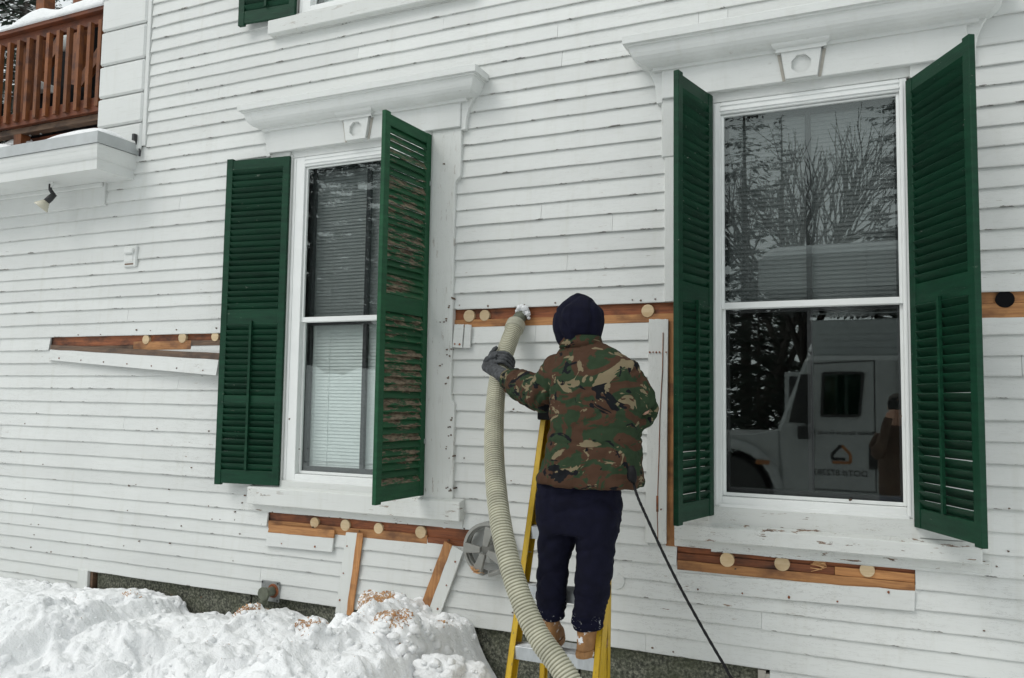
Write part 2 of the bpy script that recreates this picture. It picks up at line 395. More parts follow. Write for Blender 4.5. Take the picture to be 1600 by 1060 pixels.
def lump(name, c, r, seed, label, sq=(1, 1, 1), amp=.25):
    bm = bmesh.new(); bmesh.ops.create_icosphere(bm, subdivisions=4, radius=1)
    for v in bm.verts:
        p = v.co.copy(); q = p*1.5+V((seed*3.7, seed, 0))
        k_ = 1+amp*fbm(q, 4)+.12*(.35-noise.voronoi(q*1.3)[0][0])
        m = max(abs(p.x), abs(p.y), abs(p.z)); p = p*(1+.22*(1/m-1)/.73)
        v.co = V((p.x*sq[0], p.y*sq[1], p.z*sq[2]))*r*k_+V(c)
    me = bpy.data.meshes.new(name); bm.to_mesh(me); bm.free(); me.materials.append(MATS['snow'])
    me.polygons.foreach_set('use_smooth', [True]*len(me.polygons))
    o = bpy.data.objects.new(name, me); COL.objects.link(o)
    return tag(o, label, 'snow', 'lumps of snow on the bank')
for i, (u, v, y, r, sq, lb) in enumerate([
        (598, 962, -.16, .15, (1.05, .8, 1.0), 'snow heap with orange shavings against the clapboards between the loose boards'),
        (622, 1003, -.62, .155, (1.0, .9, 1.0), 'large rounded snow block in front of the shavings heap'),
        (680, 1002, -.30, .105, (1.0, .8, 1.1), 'snow block under the foot of the slanting loose board'),
        (690, 1048, -.70, .10, (1.5, 1, .75), 'low snow clod nearest the yellow ladder'),
        (738, 1052, -.62, .075, (1.2, 1, .8), 'small snow clod at the bottom edge beside the foundation'),
        (488, 985, -.35, .085, (1.2, 1, .9), 'rounded snow clod below the upright loose board'),
        (205, 944, -.30, .10, (1.2, .8, .8), 'rounded snow clod at the left end of the foundation stone'),
        (395, 965, -.22, .10, (1.2, .9, .75), 'snow clod with shavings under the wall spigot')]):
    lump('snow_lump', at(u, v, y), r, i+1, lb, sq)

# ---------------------------------------------------------------- the white house
house = empty('house', (-2.5, 0, 0)); tag(house, 'white clapboard house with green shutters and strips of siding pried off', 'house')
b = MB(); b.box(-8.6, 2.6, .045, .14, .30, 3.55)
# sheathing with window holes is assembled from slabs
def slab(mb, x0, x1, z0, z1, holes, y0, y1):
    xs = sorted({x0, x1, *[v for h in holes for v in h[:2] if x0 < v < x1]}); zs = sorted({z0, z1, *[v for h in holes for v in h[2:] if z0 < v < z1]})
    for a, c in zip(xs, xs[1:]):
        for e, d in zip(zs, zs[1:]):
            mxx, mz = (a+c)/2, (e+d)/2
            if any(h[0] < mxx < h[1] and h[2] < mz < h[3] for h in holes): continue
            mb.box(a, c, y0, y1, e, d)
W1 = dict(x0=-3.835, x1=-2.70, z0=1.165, z1=3.435, gx0=-3.735, gx1=-2.765, gz0=1.215, gz1=3.365, mid=2.275)
W2 = dict(x0=-.893, x1=.100, z0=1.185, z1=3.425, gx0=-.842, gx1=.064, gz0=1.240, gz1=3.358, mid=2.275)
W3 = dict(x0=-3.835, x1=-2.70, z0=4.49, z1=6.2, gx0=-3.735, gx1=-2.765, gz0=4.54, gz1=6.1, mid=5.6)
HOLES = [(W['x0'], W['x1'], W['z0'], W['z1']) for W in (W1, W2, W3)]
b = MB(); slab(b, -8.6, 2.6, .372, 3.66, HOLES, .016, .05); slab(b, -5.80, 2.6, 3.66, 6.4, HOLES, .016, .05)
wall = b.build('wall', 'sheathing', house)
# row heights of the clapboards (bottom edges)
LOW = [.170, .268, .362, .461, .562, .655, .750, .845, .940, 1.045]
LZ = [1.15, 1.256, 1.36, 1.468, 1.571, 1.676, 1.782, 1.886, 1.988, 2.095, 2.20, 2.307, 2.415, 2.508, 2.605, 2.697, 2.796, 2.918, 3.04, 3.155, 3.271, 3.372, 3.48, 3.575]
MZ = [1.13, 1.237, 1.35, 1.457, 1.564, 1.67, 1.777, 1.885, 1.99, 2.095, 2.205, 2.31, 2.416, 2.52, 2.627, 2.737, 2.845, 2.948, 3.055, 3.161, 3.267, 3.37, 3.474, 3.578]
RZ = [1.15, 1.26, 1.37, 1.475, 1.58, 1.682, 1.786, 1.893, 1.993, 2.095, 2.2, 2.302, 2.404, 2.507, 2.611, 2.715, 2.816, 2.917, 3.021, 3.126, 3.229, 3.331, 3.43, 3.534]
UPZ = [3.68, 3.785, 3.882, 3.974, 4.075, 4.168, 4.262, 4.353, 4.45, 4.552, 4.652, 4.752, 4.852, 4.95, 5.05, 5.15, 5.25, 5.35, 5.45]
X1 = -1.25   # clapboards stop here beside the stripped strip
CUT = [(-3.93, -2.60, 1.10, 3.50), (-1.02, .22, 1.05, 3.48), (-3.93, -2.60, 4.42, 7), (X1, -.9, .96, 2.195),
       (-6.305, -3.9, 2.11, 2.18), (-2.55, -1.0, 2.21, 2.305), (.18, 3, 2.205, 2.30),          # pried-off rows
       (-3.96, -2.365, .85, .935), (-1.09, .094, .85, .935),
       (-9, -5.30, 3.64, 7), (-5.80, -.60, .15, .355)]
JOINTS = [-7.2, -6.1, -5.0, -4.25, -3.3, -2.2, -1.95, -1.62, -1.0, -.45, .3, .75, 1.4]
def row_pieces(x0, x1, z0, z1):
    iv = [(x0, x1)]; zc = (z0+z1)/2
    for (a, c, e, d) in CUT:
        if e < zc < d:
            new = []
            for p, q in iv:
                if c <= p or a >= q: new.append((p, q)); continue
                if p < a: new.append((p, a))
                if q > c: new.append((c, q))
            iv = new
    return iv
def clapboard(x0, x1, z0, z1, seed):
    n = max(2, int((x1-x0)/.11)); rr = random.Random(seed); j0, j1 = rr.uniform(-.0022, .0022), rr.uniform(-.0022, .0022); yo = rr.uniform(-.0022, .0012)
    R = []
    for i in range(n+1):
        t = i/n; x = x0+(x1-x0)*t
        dz = j0+(j1-j0)*t+.0022*noise.noise(V((x*4.1, z0*9, seed)))+(.0018*noise.noise(V((x*17, z0*9, seed))))
        dy = yo+.0026*noise.noise(V((x*2.3, z0*5, 9)))
        R.append([V((x, -.0142+dy, z0+dz+.002)), V((x, -.0125+dy, z0+dz)), V((x, .004, z0+dz)), V((x, .010, z1+.02)), V((x, .001, z1+.02))])
    m = MB(); m.rings(R); return m
nb = 0
def lay(x0, x1, rows, top):
    global nb
    for i, z in enumerate(rows):
        zn = rows[i+1] if i+1 < len(rows) else top
        for p, q in row_pieces(x0, x1, z, zn):
            rj = random.Random(int(z*1000)+int(p*10)+3); js = sorted(j+rj.uniform(-.45, .45) for j in rj.sample(JOINTS, 2)); cuts = [p]+[j for j in js if p+.35 < j < q-.35]+[q]
            for a, c in zip(cuts, cuts[1:]):
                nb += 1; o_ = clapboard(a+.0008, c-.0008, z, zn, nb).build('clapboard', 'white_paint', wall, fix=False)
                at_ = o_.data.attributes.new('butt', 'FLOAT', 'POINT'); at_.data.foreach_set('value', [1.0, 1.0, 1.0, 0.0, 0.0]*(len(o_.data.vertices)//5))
lay(-8.5, 2.5, LOW, 1.14); lay(-8.5, -3.27, LZ, 3.68); lay(-3.27, -.39, MZ, 3.68); lay(-.39, 2.5, RZ, 3.68); lay(-8.5, 2.5, UPZ, 5.55)

# bare laps and sheathing planks seen in the stripped rows
def plank(x0, x1, z0, z1, y, mat, wob=.004, name='sheathing_plank'):
    n = max(3, int((x1-x0)/.08)); R = []
    for i in range(n+1):
        x = x0+(x1-x0)*i/n; d = wob*noise.noise(V((x*6, z0*7, 1)))+wob*.7*noise.noise(V((x*29, z0*7, 4)))
        R.append([V((x, y, z0)), V((x, y+.012, z0)), V((x, y+.012, z1+d)), V((x, y, z1+d))])
    m = MB(); m.rings(R); return m.build(name, mat, wall)
plank(-6.30, -5.35, 2.07, 2.122, -.004, 'aged_wood'); plank(-5.348, -4.75, 2.085, 2.150, -.004, 'bare_wood'); plank(-4.748, -3.95, 2.112, 2.150, -.004, 'aged_wood')
plank(-6.30, -4.9, 2.126, 2.23, .012, 'sheathing'); plank(-4.895, -3.95, 2.125, 2.23, .013, 'sheathing')
plank(-2.515, -1.09, 2.198, 2.246, -.004, 'bare_wood'); plank(-2.515, -2.1, 2.246, 2.34, .012, 'sheathing'); plank(-2.095, -.95, 2.243, 2.34, .011, 'sheathing')
plank(-3.955, -2.68, .79, .884, -.004, 'bare_wood'); plank(-2.676, -2.37, .79, .872, -.003, 'sheathing'); plank(-3.955, -3.3, .87, .97, .0125, 'sheathing'); plank(-3.296, -2.37, .868, .97, .0115, 'sheathing')
plank(-1.087, .092, .79, .876, -.004, 'bare_wood'); plank(-1.087, -.28, .877, .915, .004, 'sheathing'); plank(-.276, .092, .877, .918, .003, 'bare_wood'); plank(-1.087, .092, .92, .99, .013, 'sheathing')
plank(.21, 2.5, 2.17, 2.245, -.004, 'bare_wood'); plank(.21, 2.5, 2.249, 2.33, .006, 'bare_wood')
m = MB(); m.box(-1.150, -1.088, -.005, .012, .95, 2.20); m.box(-1.088, -.90, .0, .012, 2.19, 2.25); m.build('stripped_stud', 'bare_wood_vertical', wall)
m = MB(); m.box(-1.255, -1.151, .004, .0125, .95, 2.2); m.build('stripped_backing', 'sheathing', wall)
# wooden plugs driven into the drilled holes
for u, v in [(228, 531), (285, 528), (336, 526), (733, 494), (757, 493), (1012, 486), (491, 817), (539, 821), (591, 826), (657, 832), (1136, 875), (1222, 881), (1355, 891)]:
    p = at(u, v, -.006); m = MB(); m.disc((p.x, p.z), random.uniform(.0345, .0395), -.008+random.uniform(-.003, .003), .018, 24, 0, .012); m.build('wood_plug', 'plug_wood', wall, bevel=.002)
p = at(1280, 886, 0); m = MB(); m.disc((p.x, p.z), .036, .0062, .02, 16, 0, .05)
for i in range(7):
    a = random.uniform(-.6, .6); q = V((p.x+random.uniform(-.028, .028), .001, p.z+random.uniform(-.02, .02))); e = V((.028*math.cos(a), -.008, .02*math.sin(a)))
    m.beam(q-e, q+e, .01, .004)
m.build('torn_wood_hole', 'torn_wood', wall)
p = at(1570, 468, 0); m = MB(); m.disc((p.x, p.z), .041, -.0065, .001, 28, 0, .01); m.build('drilled_hole', 'deck_dark', wall)
for (u, v, r) in [(963, 908, .047), (694, 821, .019)]:      # painted-over old plugs
    p = at(u, v, -.013); m = MB()
    m.disc((p.x, p.z), r, -.0150, .0, 36); m.build('painted_plug', 'white_paint', wall, bevel=.0025)
# nail heads, old nail holes and flakes around them
nm = MB(); spots = []
def nails(pts, jitter=2):
    for u, v in pts: spots.append(at(u+random.uniform(-jitter, jitter), v+random.uniform(-jitter, jitter), -.015))
nails([(86, 525), (120, 524), (158, 522), (214, 518), (233, 517), (274, 516), (336, 513), (719, 479), (762, 478), (817, 478), (867, 474), (988, 470), (1002, 470), (1022, 469), (1052, 468)])
nails([(388, 795), (427, 799), (512, 809), (531, 798), (532, 808), (571, 813), (620, 817), (638, 819), (724, 825), (1142, 858), (1156, 860), (1179, 862), (1245, 866), (1316, 869), (1403, 874), (1425, 880), (1474, 882), (1538, 878), (1558, 886), (1575, 862), (1576, 795)])
nails([(405, 745), (366, 800), (327, 790), (330, 812), (345, 812), (368, 814), (382, 776), (378, 786), (410, 819), (300, 730), (200, 759), (265, 765), (217, 844), (266, 848), (112, 869), (1018, 1014), (1050, 1019), (945, 1005)])
for i in range(60):
    spots.append(V((random.uniform(-6.6, 1.2), -.0145, random.choice(LOW+MZ[:6])+random.uniform(.012, .035))))
for u, v, yy in [(700, 480, -.037), (705, 466, -.037), (694, 500, -.037), (690, 505, -.037), (702, 545, -.037), (700, 556, -.037), (703, 590, -.037), (698, 601, -.037), (689, 570, -.037), (705, 655, -.037), (701, 668, -.037), (703, 680, -.037), (700, 700, -.037), (704, 715, -.037), (697, 763, -.037), (702, 768, -.037), (706, 764, -.037), (693, 258, -.037), (1016, 512, -.03)]:
    for i in range(2): q_ = at(u+random.uniform(-4, 4), v+random.uniform(-2, 2), yy); spots.append(V((q_.x, yy+.0145, q_.z)))
for p in spots:
    z = p.z; r = random.uniform(.0035, .0075)
    pts = [(p.x+math.cos(a)*r*random.uniform(.6, 1.5), z+math.sin(a)*r*random.uniform(.5, 1.1)) for a in (2*math.pi*i/7 for i in range(7))]
    yb = p.y if p.y < -.018 else -.0155
    nm.prism(pts, min(yb, -.0158) if p.y > -.02 else p.y-.0145-.001, -.004)
tag(nm.build('nail_mark', 'aged_wood', wall), kind='stuff')

# foundation, corner trims, basement window
f = empty('foundation', (0, 0, 0), parent=house)
m = MB(); x = -5.66
for wd in (1.55, 1.15, 1.3, 1.05, 1.2, 1.4): m.box(x, x+wd-.012, .03, .3, -.1, .36); x += wd
fo = m.build('foundation_stone', 'granite', f, bevel=.006)
m = MB(); m.box(-8.6, -5.68, .10, .3, -.1, .3); m.build('lower_wall', 'white_paint', f)
m = MB(); m.box(-5.815, -5.705, -.022, .01, -.05, .372); m.build('corner_trim', 'white_paint_vertical', house, bevel=.003)
m = MB(); m.box(-5.700, -5.672, .0, .06, .0, .358); m.build('trim_return', 'aged_wood', house)
bw = MB(); bw.box(-.66, -.62, -.006, .05, .10, .352); bw.box(-.62, .9, -.004, .05, .30, .335); bw.box(.9, .94, -.006, .05, .10, .352)
bo = bw.build('basement_window', 'aged_paint', house, bevel=.003)
m = MB(); m.box(-.62, .9, .02, .026, .10, .30); m.build('pane', 'glass', bo)

# corner pilaster with wooden quoin blocks, upper storey only
m = MB(); m.box(-5.835, -5.30, -.006, .02, 3.72, 6.3); pil = m.build('corner_pilaster', 'trim_paint', house)
z = 3.69; i = 0
qz = [at(195, v, -.03).z for v in (195, 148, 97, 43, -8)]
tops = [3.66]+[zz for zz in sorted(qz)]+[5.35, 5.62]
for z0, z1 in zip(tops, tops[1:]):
    m = MB(); m.box(-5.85, -5.345, -.036, -.004, z0+.006, z1-.006); m.build('quoin_block', 'trim_paint', pil, bevel=.014)
m = MB(); m.box(-5.345, -5.305, -.022, 0, 3.70, 6.0); m.build('pilaster_edge', 'trim_paint', pil, bevel=.003)
m = MB(); m.box(-5.845, -5.80, .02, 3.0, 3.70, 6.3); m.build('return_wall', 'trim_paint', house)

def moulding(prof, x0, x1, y0=0.0, left=True, right=True):
    "profile of (out, z) swept round three sides with mitred corners"
    R = []
    mb = MB()
    L = []
    for o, z in prof:
        L.append([V((x0-(o if left else 0), y0, z)), V((x0-(o if left else 0), -o, z)), V((x1+(o if right else 0), -o, z)), V((x1+(o if right else 0), y0, z))])
    n = len(prof); base = 0
    for a in L: mb.v += [tuple(p) for p in a]
    for i in range(n-1):
        for q in range(3): mb.f.append((i*4+q, i*4+q+1, (i+1)*4+q+1, (i+1)*4+q)); mb.mi.append(0)
    mb.f.append((0, 3, 2, 1)); mb.mi.append(0); k_ = (n-1)*4; mb.f.append((k_, k_+1, k_+2, k_+3)); mb.mi.append(0)
    for q in (0, 3):
        pass
    return mb
def arc(o0, z0, o1, z1, n=6, concave=True):
    out = []
    for i in range(n+1):
        t = i/n*math.pi/2
        out.append((o0+(o1-o0)*(1-math.cos(t)), z0+(z1-z0)*math.sin(t)) if concave else (o0+(o1-o0)*math.sin(t), z0+(z1-z0)*(1-math.cos(t))))
    return out

# ---------------------------------------------------------------- windows
def pane(m, x0, x1, y, z0, z1): m.add([(x0, y, z0), (x1, y, z0), (x1, y, z1), (x0, y, z1)], [(0, 1, 2, 3)])
def window(W, fx0, fx1, cz, cp, sill, label, key=True, blind=(0, 1), extra=0):
    x0, x1, z0, z1 = W['x0'], W['x1'], W['z0'], W['z1']; gx0, gx1, gz0, gz1, mid = W['gx0'], W['gx1'], W['gz0'], W['gz1'], W['mid']
    m = MB()           # aluminium storm frame
    m.box(x0, gx0, -.012, .045, z0, z1); m.box(gx1, x1, -.012, .045, z0, z1)
    m.box(gx0, gx1, -.012, .045, gz1, z1); m.box(gx0, gx1, -.012, .045, z0, gz0)
    win = m.build('window', 'vinyl_white', house, bevel=.003); tag(win, label)
    m = MB(); m.box(gx0, gx1, -.018, -.012, z1-.022, z1-.014); m.box(x0+.018, x0+.026, -.017, -.012, z0+.01, z1-.01); m.box(x1-.026, x1-.018, -.017, -.012, z0+.01, z1-.01); m.box(gx0, gx1, -.020, -.012, z1-.052, z1-.042)
    m.box(gx0-.01, gx1+.01, -.026, -.012, z0-.001, z0+.018); m.build('frame_lip', 'vinyl_white', win)
    def sash(a, b_, y, tw, bw_):
        m = MB(); s = .016
        m.box(gx0, gx0+s, y, y+.02, a, b_); m.box(gx1-s, gx1, y, y+.02, a, b_); m.box(gx0+s, gx1-s, y, y+.02, b_-tw, b_); m.box(gx0+s, gx1-s, y, y+.02, a, a+bw_)
        so_ = m.build('sash', 'vinyl_white', win, bevel=.002)
        m = MB(); pane(m, gx0+s-.004, gx1-s+.004, y+.010, a+bw_-.004, b_-tw+.004); m.build('pane', 'glass', win, fix=False)
    sash(mid-.012, gz1-.002, .004, .012, .034); sash(gz0+.002, mid+.02, .026, .034, .018)
    # inner wooden sash with a central glazing bar, then the blind
    m = MB(); y = .072; s = .028; xc = (gx0+gx1)/2
    for a, b_ in ((z0, z1),):
        m.box(x0, gx0+s, y, y+.035, a, b_); m.box(gx1-s, x1, y, y+.035, a, b_); m.box(gx0+s, gx1-s, y, y+.035, b_-.09, b_); m.box(gx0+s, gx1-s, y, y+.035, a, a+.10)
    m.box(gx0+s, gx1-s, y, y+.035, mid-.03, mid+.03)
    m.build('inner_sash', 'dark_sash', win)
    m = MB(); m.box(xc-.014, xc+.014, y+.002, y+.033, z0+.10, mid-.03); m.box(xc-.014, xc+.014, y+.002, y+.033, mid+.03, z1-.09); m.build('glazing_bar', 'dark_sash', win)
    m = MB(); pane(m, gx0+s-.004, gx1-s+.004, y+.015, z0+.09, mid-.02); pane(m, gx0+s-.004, gx1-s+.004, y+.016, mid+.02, z1-.08); m.build('inner_pane', 'glass', win, fix=False)
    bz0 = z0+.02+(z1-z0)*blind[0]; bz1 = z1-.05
    m = MB(); n = int((bz1-bz0)/.0235)
    for i in range(n):
        z = bz0+i*.0235; m.add([(gx0+.01, .112, z), (gx1-.01, .112, z), (gx1-.01, .1195, z+.0240), (gx0+.01, .1195, z+.0240)], [(0, 1, 2, 3)])
    for xx in (gx0+.17, gx1-.17): m.box(xx-.0015, xx+.0015, .110, .112, bz0, bz1)
    m.box(gx0+.01, gx1-.01, .112, .14, bz1, bz1+.03); m.box(gx0+.01, gx1-.01, .112, .126, bz0-.02, bz0-.004)
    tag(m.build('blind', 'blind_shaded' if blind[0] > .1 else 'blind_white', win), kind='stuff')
    if cz:
      m = MB(); pane(m, gx0+.01, gx1-.01, .060, mid+.01, gz1-.01); m.build('dimming_screen', 'dimming_screen', win)  # added sheet that darkens the blind behind the upper sash
    # jamb reveals
    m = MB(); m.box(x0-.02, x0, .02, .25, z0-.02, z1+.02); m.box(x1, x1+.02, .02, .25, z0-.02, z1+.02); m.box(x0, x1, .02, .25, z1, z1+.02); m.box(x0, x1, .02, .25, z0-.02, z0)
    m.build('jamb', 'trim_paint', win)
    # dark room behind
    m = MB(); a, c_, e, d, q = x0-.8, x1+.8, z0-.9, z1+.5, 3.2
    m.box(a, c_, q, q+.05, e, d); m.box(a-.05, a, .26, q, e, d); m.box(c_, c_+.05, .26, q, e, d); m.box(a, c_, .26, q, d, d+.05); m.box(a, c_, .26, q, e-.05, e)
    slab(m, a, c_, e, d, [(x0, x1, z0, z1)], .255, .30)
    m.build('room', 'interior', win)
    m = MB(); m.box(x0-.05, x1+.05, -.016, .05, z1+.001, z1+.075); m.build('head_board', 'trim_paint', win, bevel=.003)
    # head: frieze, hood and keystone
    if cz:
        fb, ft = cz
        yf = -.055
        m = MB(); m.box(fx0, fx1, yf, .01, fb, ft+.06); m.build('frieze', 'trim_paint', win, bevel=.004)
        for sg, xx in ((-1, fx0), (1, fx1)):         # curved ends of the frieze
            pts = [(xx-sg*.002, fb-.02)]+[(xx+sg*(.035+.0*t), fb-.02) for t in (0,)]+[(xx+sg*(.035+.055*(t/6)**2.2), fb+(ft+.03-fb)*t/6) for t in range(7)]+[(xx-sg*.002, ft+.03)]
            m = MB(); m.prism(pts if sg > 0 else pts[::-1], -.040, .005); m.build('frieze_end', 'trim_paint', win, bevel=.004)
        c0 = ft; o0 = .058
        prof = [(0.0, c0), (o0+.012, c0), (o0+.012, c0+.018)]+arc(o0+.016, c0+.02, cp-.035, c0+.105, 6, False)+[(cp-.03, c0+.115), (cp-.018, c0+.118), (cp-.018, c0+.128), (cp, c0+.130), (cp+.002, c0+.172), (cp-.01, c0+.180), (.0, c0+.205)]
        ho = moulding(prof, fx0+.02, fx1-.02, .004).build('hood', 'trim_paint', win)
        if key:
            kx = (fx0+fx1)/2-.01; kb = fb+.004; kt = c0-.012; yk = yf-.026; czk = (kb+kt)/2; rec = .022
            oct_ = [(kx+math.cos(math.pi/8+i*math.pi/4)*.053, czk+math.sin(math.pi/8+i*math.pi/4)*.053) for i in range(8)]
            cor = [(kx+.102, kt), (kx-.102, kt), (kx-.080, kb), (kx+.080, kb)]
            vs_ = [(x, yk, z) for x, z in oct_]+[(x, yk+rec, z) for x, z in oct_]+[(x, yk, z) for x, z in cor]+[(x, yf+.004, z) for x, z in cor]
            fs_ = [(i, (i+1) % 8, 8+(i+1) % 8, 8+i) for i in range(8)]+[tuple(range(8, 16))]
            fs_ += [(16, 1, 0), (16, 2, 1), (16, 17, 2), (17, 3, 2), (17, 4, 3), (17, 18, 4), (18, 5, 4), (18, 6, 5), (18, 19, 6), (19, 7, 6), (19, 0, 7), (19, 16, 0)]
            fs_ += [(16+i, 16+(i+1) % 4, 20+(i+1) % 4, 20+i) for i in range(4)]
            m = MB(); m.add(vs_, fs_); ko = m.build('keystone', 'trim_paint', win)
            for sg in (-1, 1):
                m = MB(); m.prism([(kx+sg*.084, kb-.003), (kx+sg*.098, kb-.003), (kx+sg*.124, c0-.014), (kx+sg*.108, c0-.014)][::sg], yf-.004, yf+.002); m.build('keystone_groove', 'aged_paint', win)
            pr = [(0, c0-.012), (.092, c0-.012), (.092, c0+.006)]+arc(.094, c0+.008, .125, c0+.05, 4, False)+[(.128, c0+.062), (.0, c0+.066)]
            mo = MB(); Q = []
            for o, z in pr: Q.append([V((kx-.062-o*.72, -.05, z)), V((kx-.062-o*.72, -o-.0, z)), V((kx+.062+o*.72, -o, z)), V((kx+.062+o*.72, -.05, z))])
            mo.rings(Q); mo.build('keystone_cap', 'trim_paint', win)
    # sill and apron
    sx0, sx1, sz0, sz1, sp = sill
    m = MB(); m.add([(sx0, -sp, sz0), (sx1, -sp, sz0), (sx1, -sp, sz1-.012), (sx0, -sp, sz1-.012), (sx0, .02, sz0), (sx1, .02, sz0), (sx1, .02, sz1+.012), (sx0, .02, sz1+.012)],
                    [(0, 1, 2, 3), (7, 6, 5, 4), (0, 4, 5, 1), (1, 5, 6, 2), (2, 6, 7, 3), (3, 7, 4, 0)])
    m.build('sill', 'sill_paint', win, bevel=.005)
    m = MB(); m.box(x0-.02, x1+.02, -.03, .03, sz1-.01, z0+.002); m.build('sub_sill', 'sill_paint', win, bevel=.003)
    return win
w1 = window(W1, -4.03, -2.475, (3.482, 3.640), .195, (-4.095, -2.415, .995, 1.125, .075), 'tall window with pale blinds and shutter swung across its right side')
w2 = window(W2, -1.165, .375, (3.478, 3.640), .21, (-1.085, .38, 1.005, 1.095, .085), 'tall dark window reflecting a truck and trees', blind=(.49, 1))
w3 = window(W3, -4.0, -2.5, None, .2, (-4.07, -2.40, 4.36, 4.475, .07), 'upper window cut off by the top of the photograph')
# casings
def board(x0, x1, z0, z1, y0, y1, name, mat, parent, bevel=.003):
    m = MB(); m.box(x0, x1, y0, y1, z0, z1); return m.build(name, mat, parent, bevel=bevel)
m = MB(); pts = [(-2.685, 1.12), (-2.487, 1.12), (-2.487, 1.715), (-2.505, 1.735), (-2.513, 1.77), (-2.513, 3.115), (-2.508, 3.14), (-2.475, 3.165), (-2.475, 3.484), (-2.685, 3.484)]
m.prism(pts, -.034, .012); m.build('casing', 'casing_paint', w1, bevel=.003)
board(-4.03, -3.855, 1.12, 3.484, -.030, .012, 'casing', 'white_paint_vertical', w1)
for xx in (-3.848, -2.697): board(xx, xx+.012, 1.13, 3.46, -.028, .012, 'blind_stop', 'white_paint_vertical', w1)
board(.115, .31, 1.10, 3.484, -.030, .012, 'casing', 'white_paint_vertical', w2); board(-1.08, -.905, 1.10, 2.29, -.004, .012, 'casing', 'white_paint_vertical', w2); board(-1.155, -.905, 2.31, 3.484, -.030, .012, 'casing', 'white_paint_vertical', w2)
board(-1.172, -1.08, 3.14, 3.484, -.036, .0, 'casing_ear', 'white_paint_vertical', w2, .006)
board(-4.05, -3.855, 4.48, 6.2, -.030, .012, 'casing', 'white_paint_vertical', w3); board(-2.68, -2.48, 4.48, 6.2, -.030, .012, 'casing', 'white_paint_vertical', w3)
board(-1.10, .42, .955, 1.01, -.017, .01, 'apron', 'sill_paint', w2); board(-4.13, -2.42, .945, 1.0, -.017, .01, 'apron', 'sill_paint', w1)
for zz in (3.12, 1.46): board(-2.698, -2.690, zz, zz+.03, -.045, -.02, 'shutter_hinge', 'galvanised', w1, 0); board(-3.862, -3.846, zz+.05, zz+.09, -.05, -.02, 'shutter_hinge', 'galvanised', w1, 0)

# ---------------------------------------------------------------- shutters
def shutter(hx, hy, z0, z1, fx, fy, mat, label, rod=True, fmat=None, extra_rail=None, name='shutter', hinge_left=True):
    d = V((fx-hx, fy-hy)); wd = d.length; ang = math.atan2(d.y, d.x); H = z1-z0; st = .052; T = .030
    # local: X towards the free edge, inner face on the side away from 'out'
    out = 1 if not hinge_left else -1       # local y direction of the weather face
    m = MB(); h = T/2
    m.box(0, st, -h, h, 0, H); m.box(wd-st, wd, -h, h, -.012, H+.012)
    mr0, mr1 = H*.485, H*.485+.105
    rails = [(0.0, .095), (mr0, mr1), (H-.07, H)]
    if extra_rail: rails.append((extra_rail*H, extra_rail*H+.05))
    for a, b_ in rails: m.box(st-.002, wd-st+.002, -h+.004, h-.004, a, b_)
    o = m.build(name, fmat or mat, house, local=True, bevel=.0025)
    o.matrix_parent_inverse = WM[house.name].inverted(); o.location = (hx, hy, z0); o.rotation_euler = (0, 0, ang); tag(o, label)
    WM[o.name] = Matrix.Translation((hx, hy, z0)) @ Matrix.Rotation(ang, 4, 'Z')
    s = MB(); t_ = math.radians(42); hw = .026; hh = .0038
    t_ = math.radians(54) if rod else math.radians(60)
    c_, s_ = math.cos(t_), math.sin(t_)
    prof = [(y*c_*out+z*s_*out, -y*s_+z*c_) for y, z in ((-hw, -hh), (hw, -hh), (hw, hh), (-hw, hh))]
    s.rings([[V((x, y, z)) for y, z in prof] for x in (st-.003, wd-st+.003)])
    me = s.mesh('slat', mat)
    bm = bmesh.new(); bm.from_mesh(me); bmesh.ops.recalc_face_normals(bm, faces=bm.faces); bm.to_mesh(me); bm.free()
    rr = random.Random(int(hx*100))
    secs = sorted(rails)
    for (a0, a1), (b0, b1) in zip(secs, secs[1:]):
        n = max(2, round((b0-a1)/.0435))
        for i in range(n):
            q = link_mesh('slat', me, o, True); q.location = (0, 0, a1+(b0-a1)*(i+.5)/n); q.rotation_euler = (rr.uniform(-.07, .07), rr.uniform(-.006, .006), 0)
    if rod:
        m = MB(); m.box(wd*.5-.009, wd*.5+.009, -out*(.014), -out*(.030), .10, mr0+.02); m.build('tilt_rod', mat, o, local=True)
    return o
shutter(-3.845, -.035, 1.13, 3.445, -4.362, -.10, 'shutter_green', 'dark green louvred shutter folded back flat beside the window with blinds', extra_rail=.245, hinge_left=True)
shutter(-2.708, -.03, 1.135, 3.460, -2.738, -.525, 'shutter_weathered', 'peeling green shutter with bare wood louvres swung straight out', rod=False, fmat='shutter_faded', hinge_left=False)
shutter(-.893, -.03, 1.14, 3.462, -.99, -.445, 'shutter_green', 'green shutter standing out at the left of the dark window', hinge_left=True)
shutter(.106, -.03, 1.152, 3.398, .356, -.495, 'shutter_green', 'wide green shutter standing out at the right of the dark window', hinge_left=False)
shutter(-3.845, -.035, 4.472, 6.1, -4.33, -.08, 'shutter_green', 'green shutter of the upper window at the top edge', hinge_left=True)

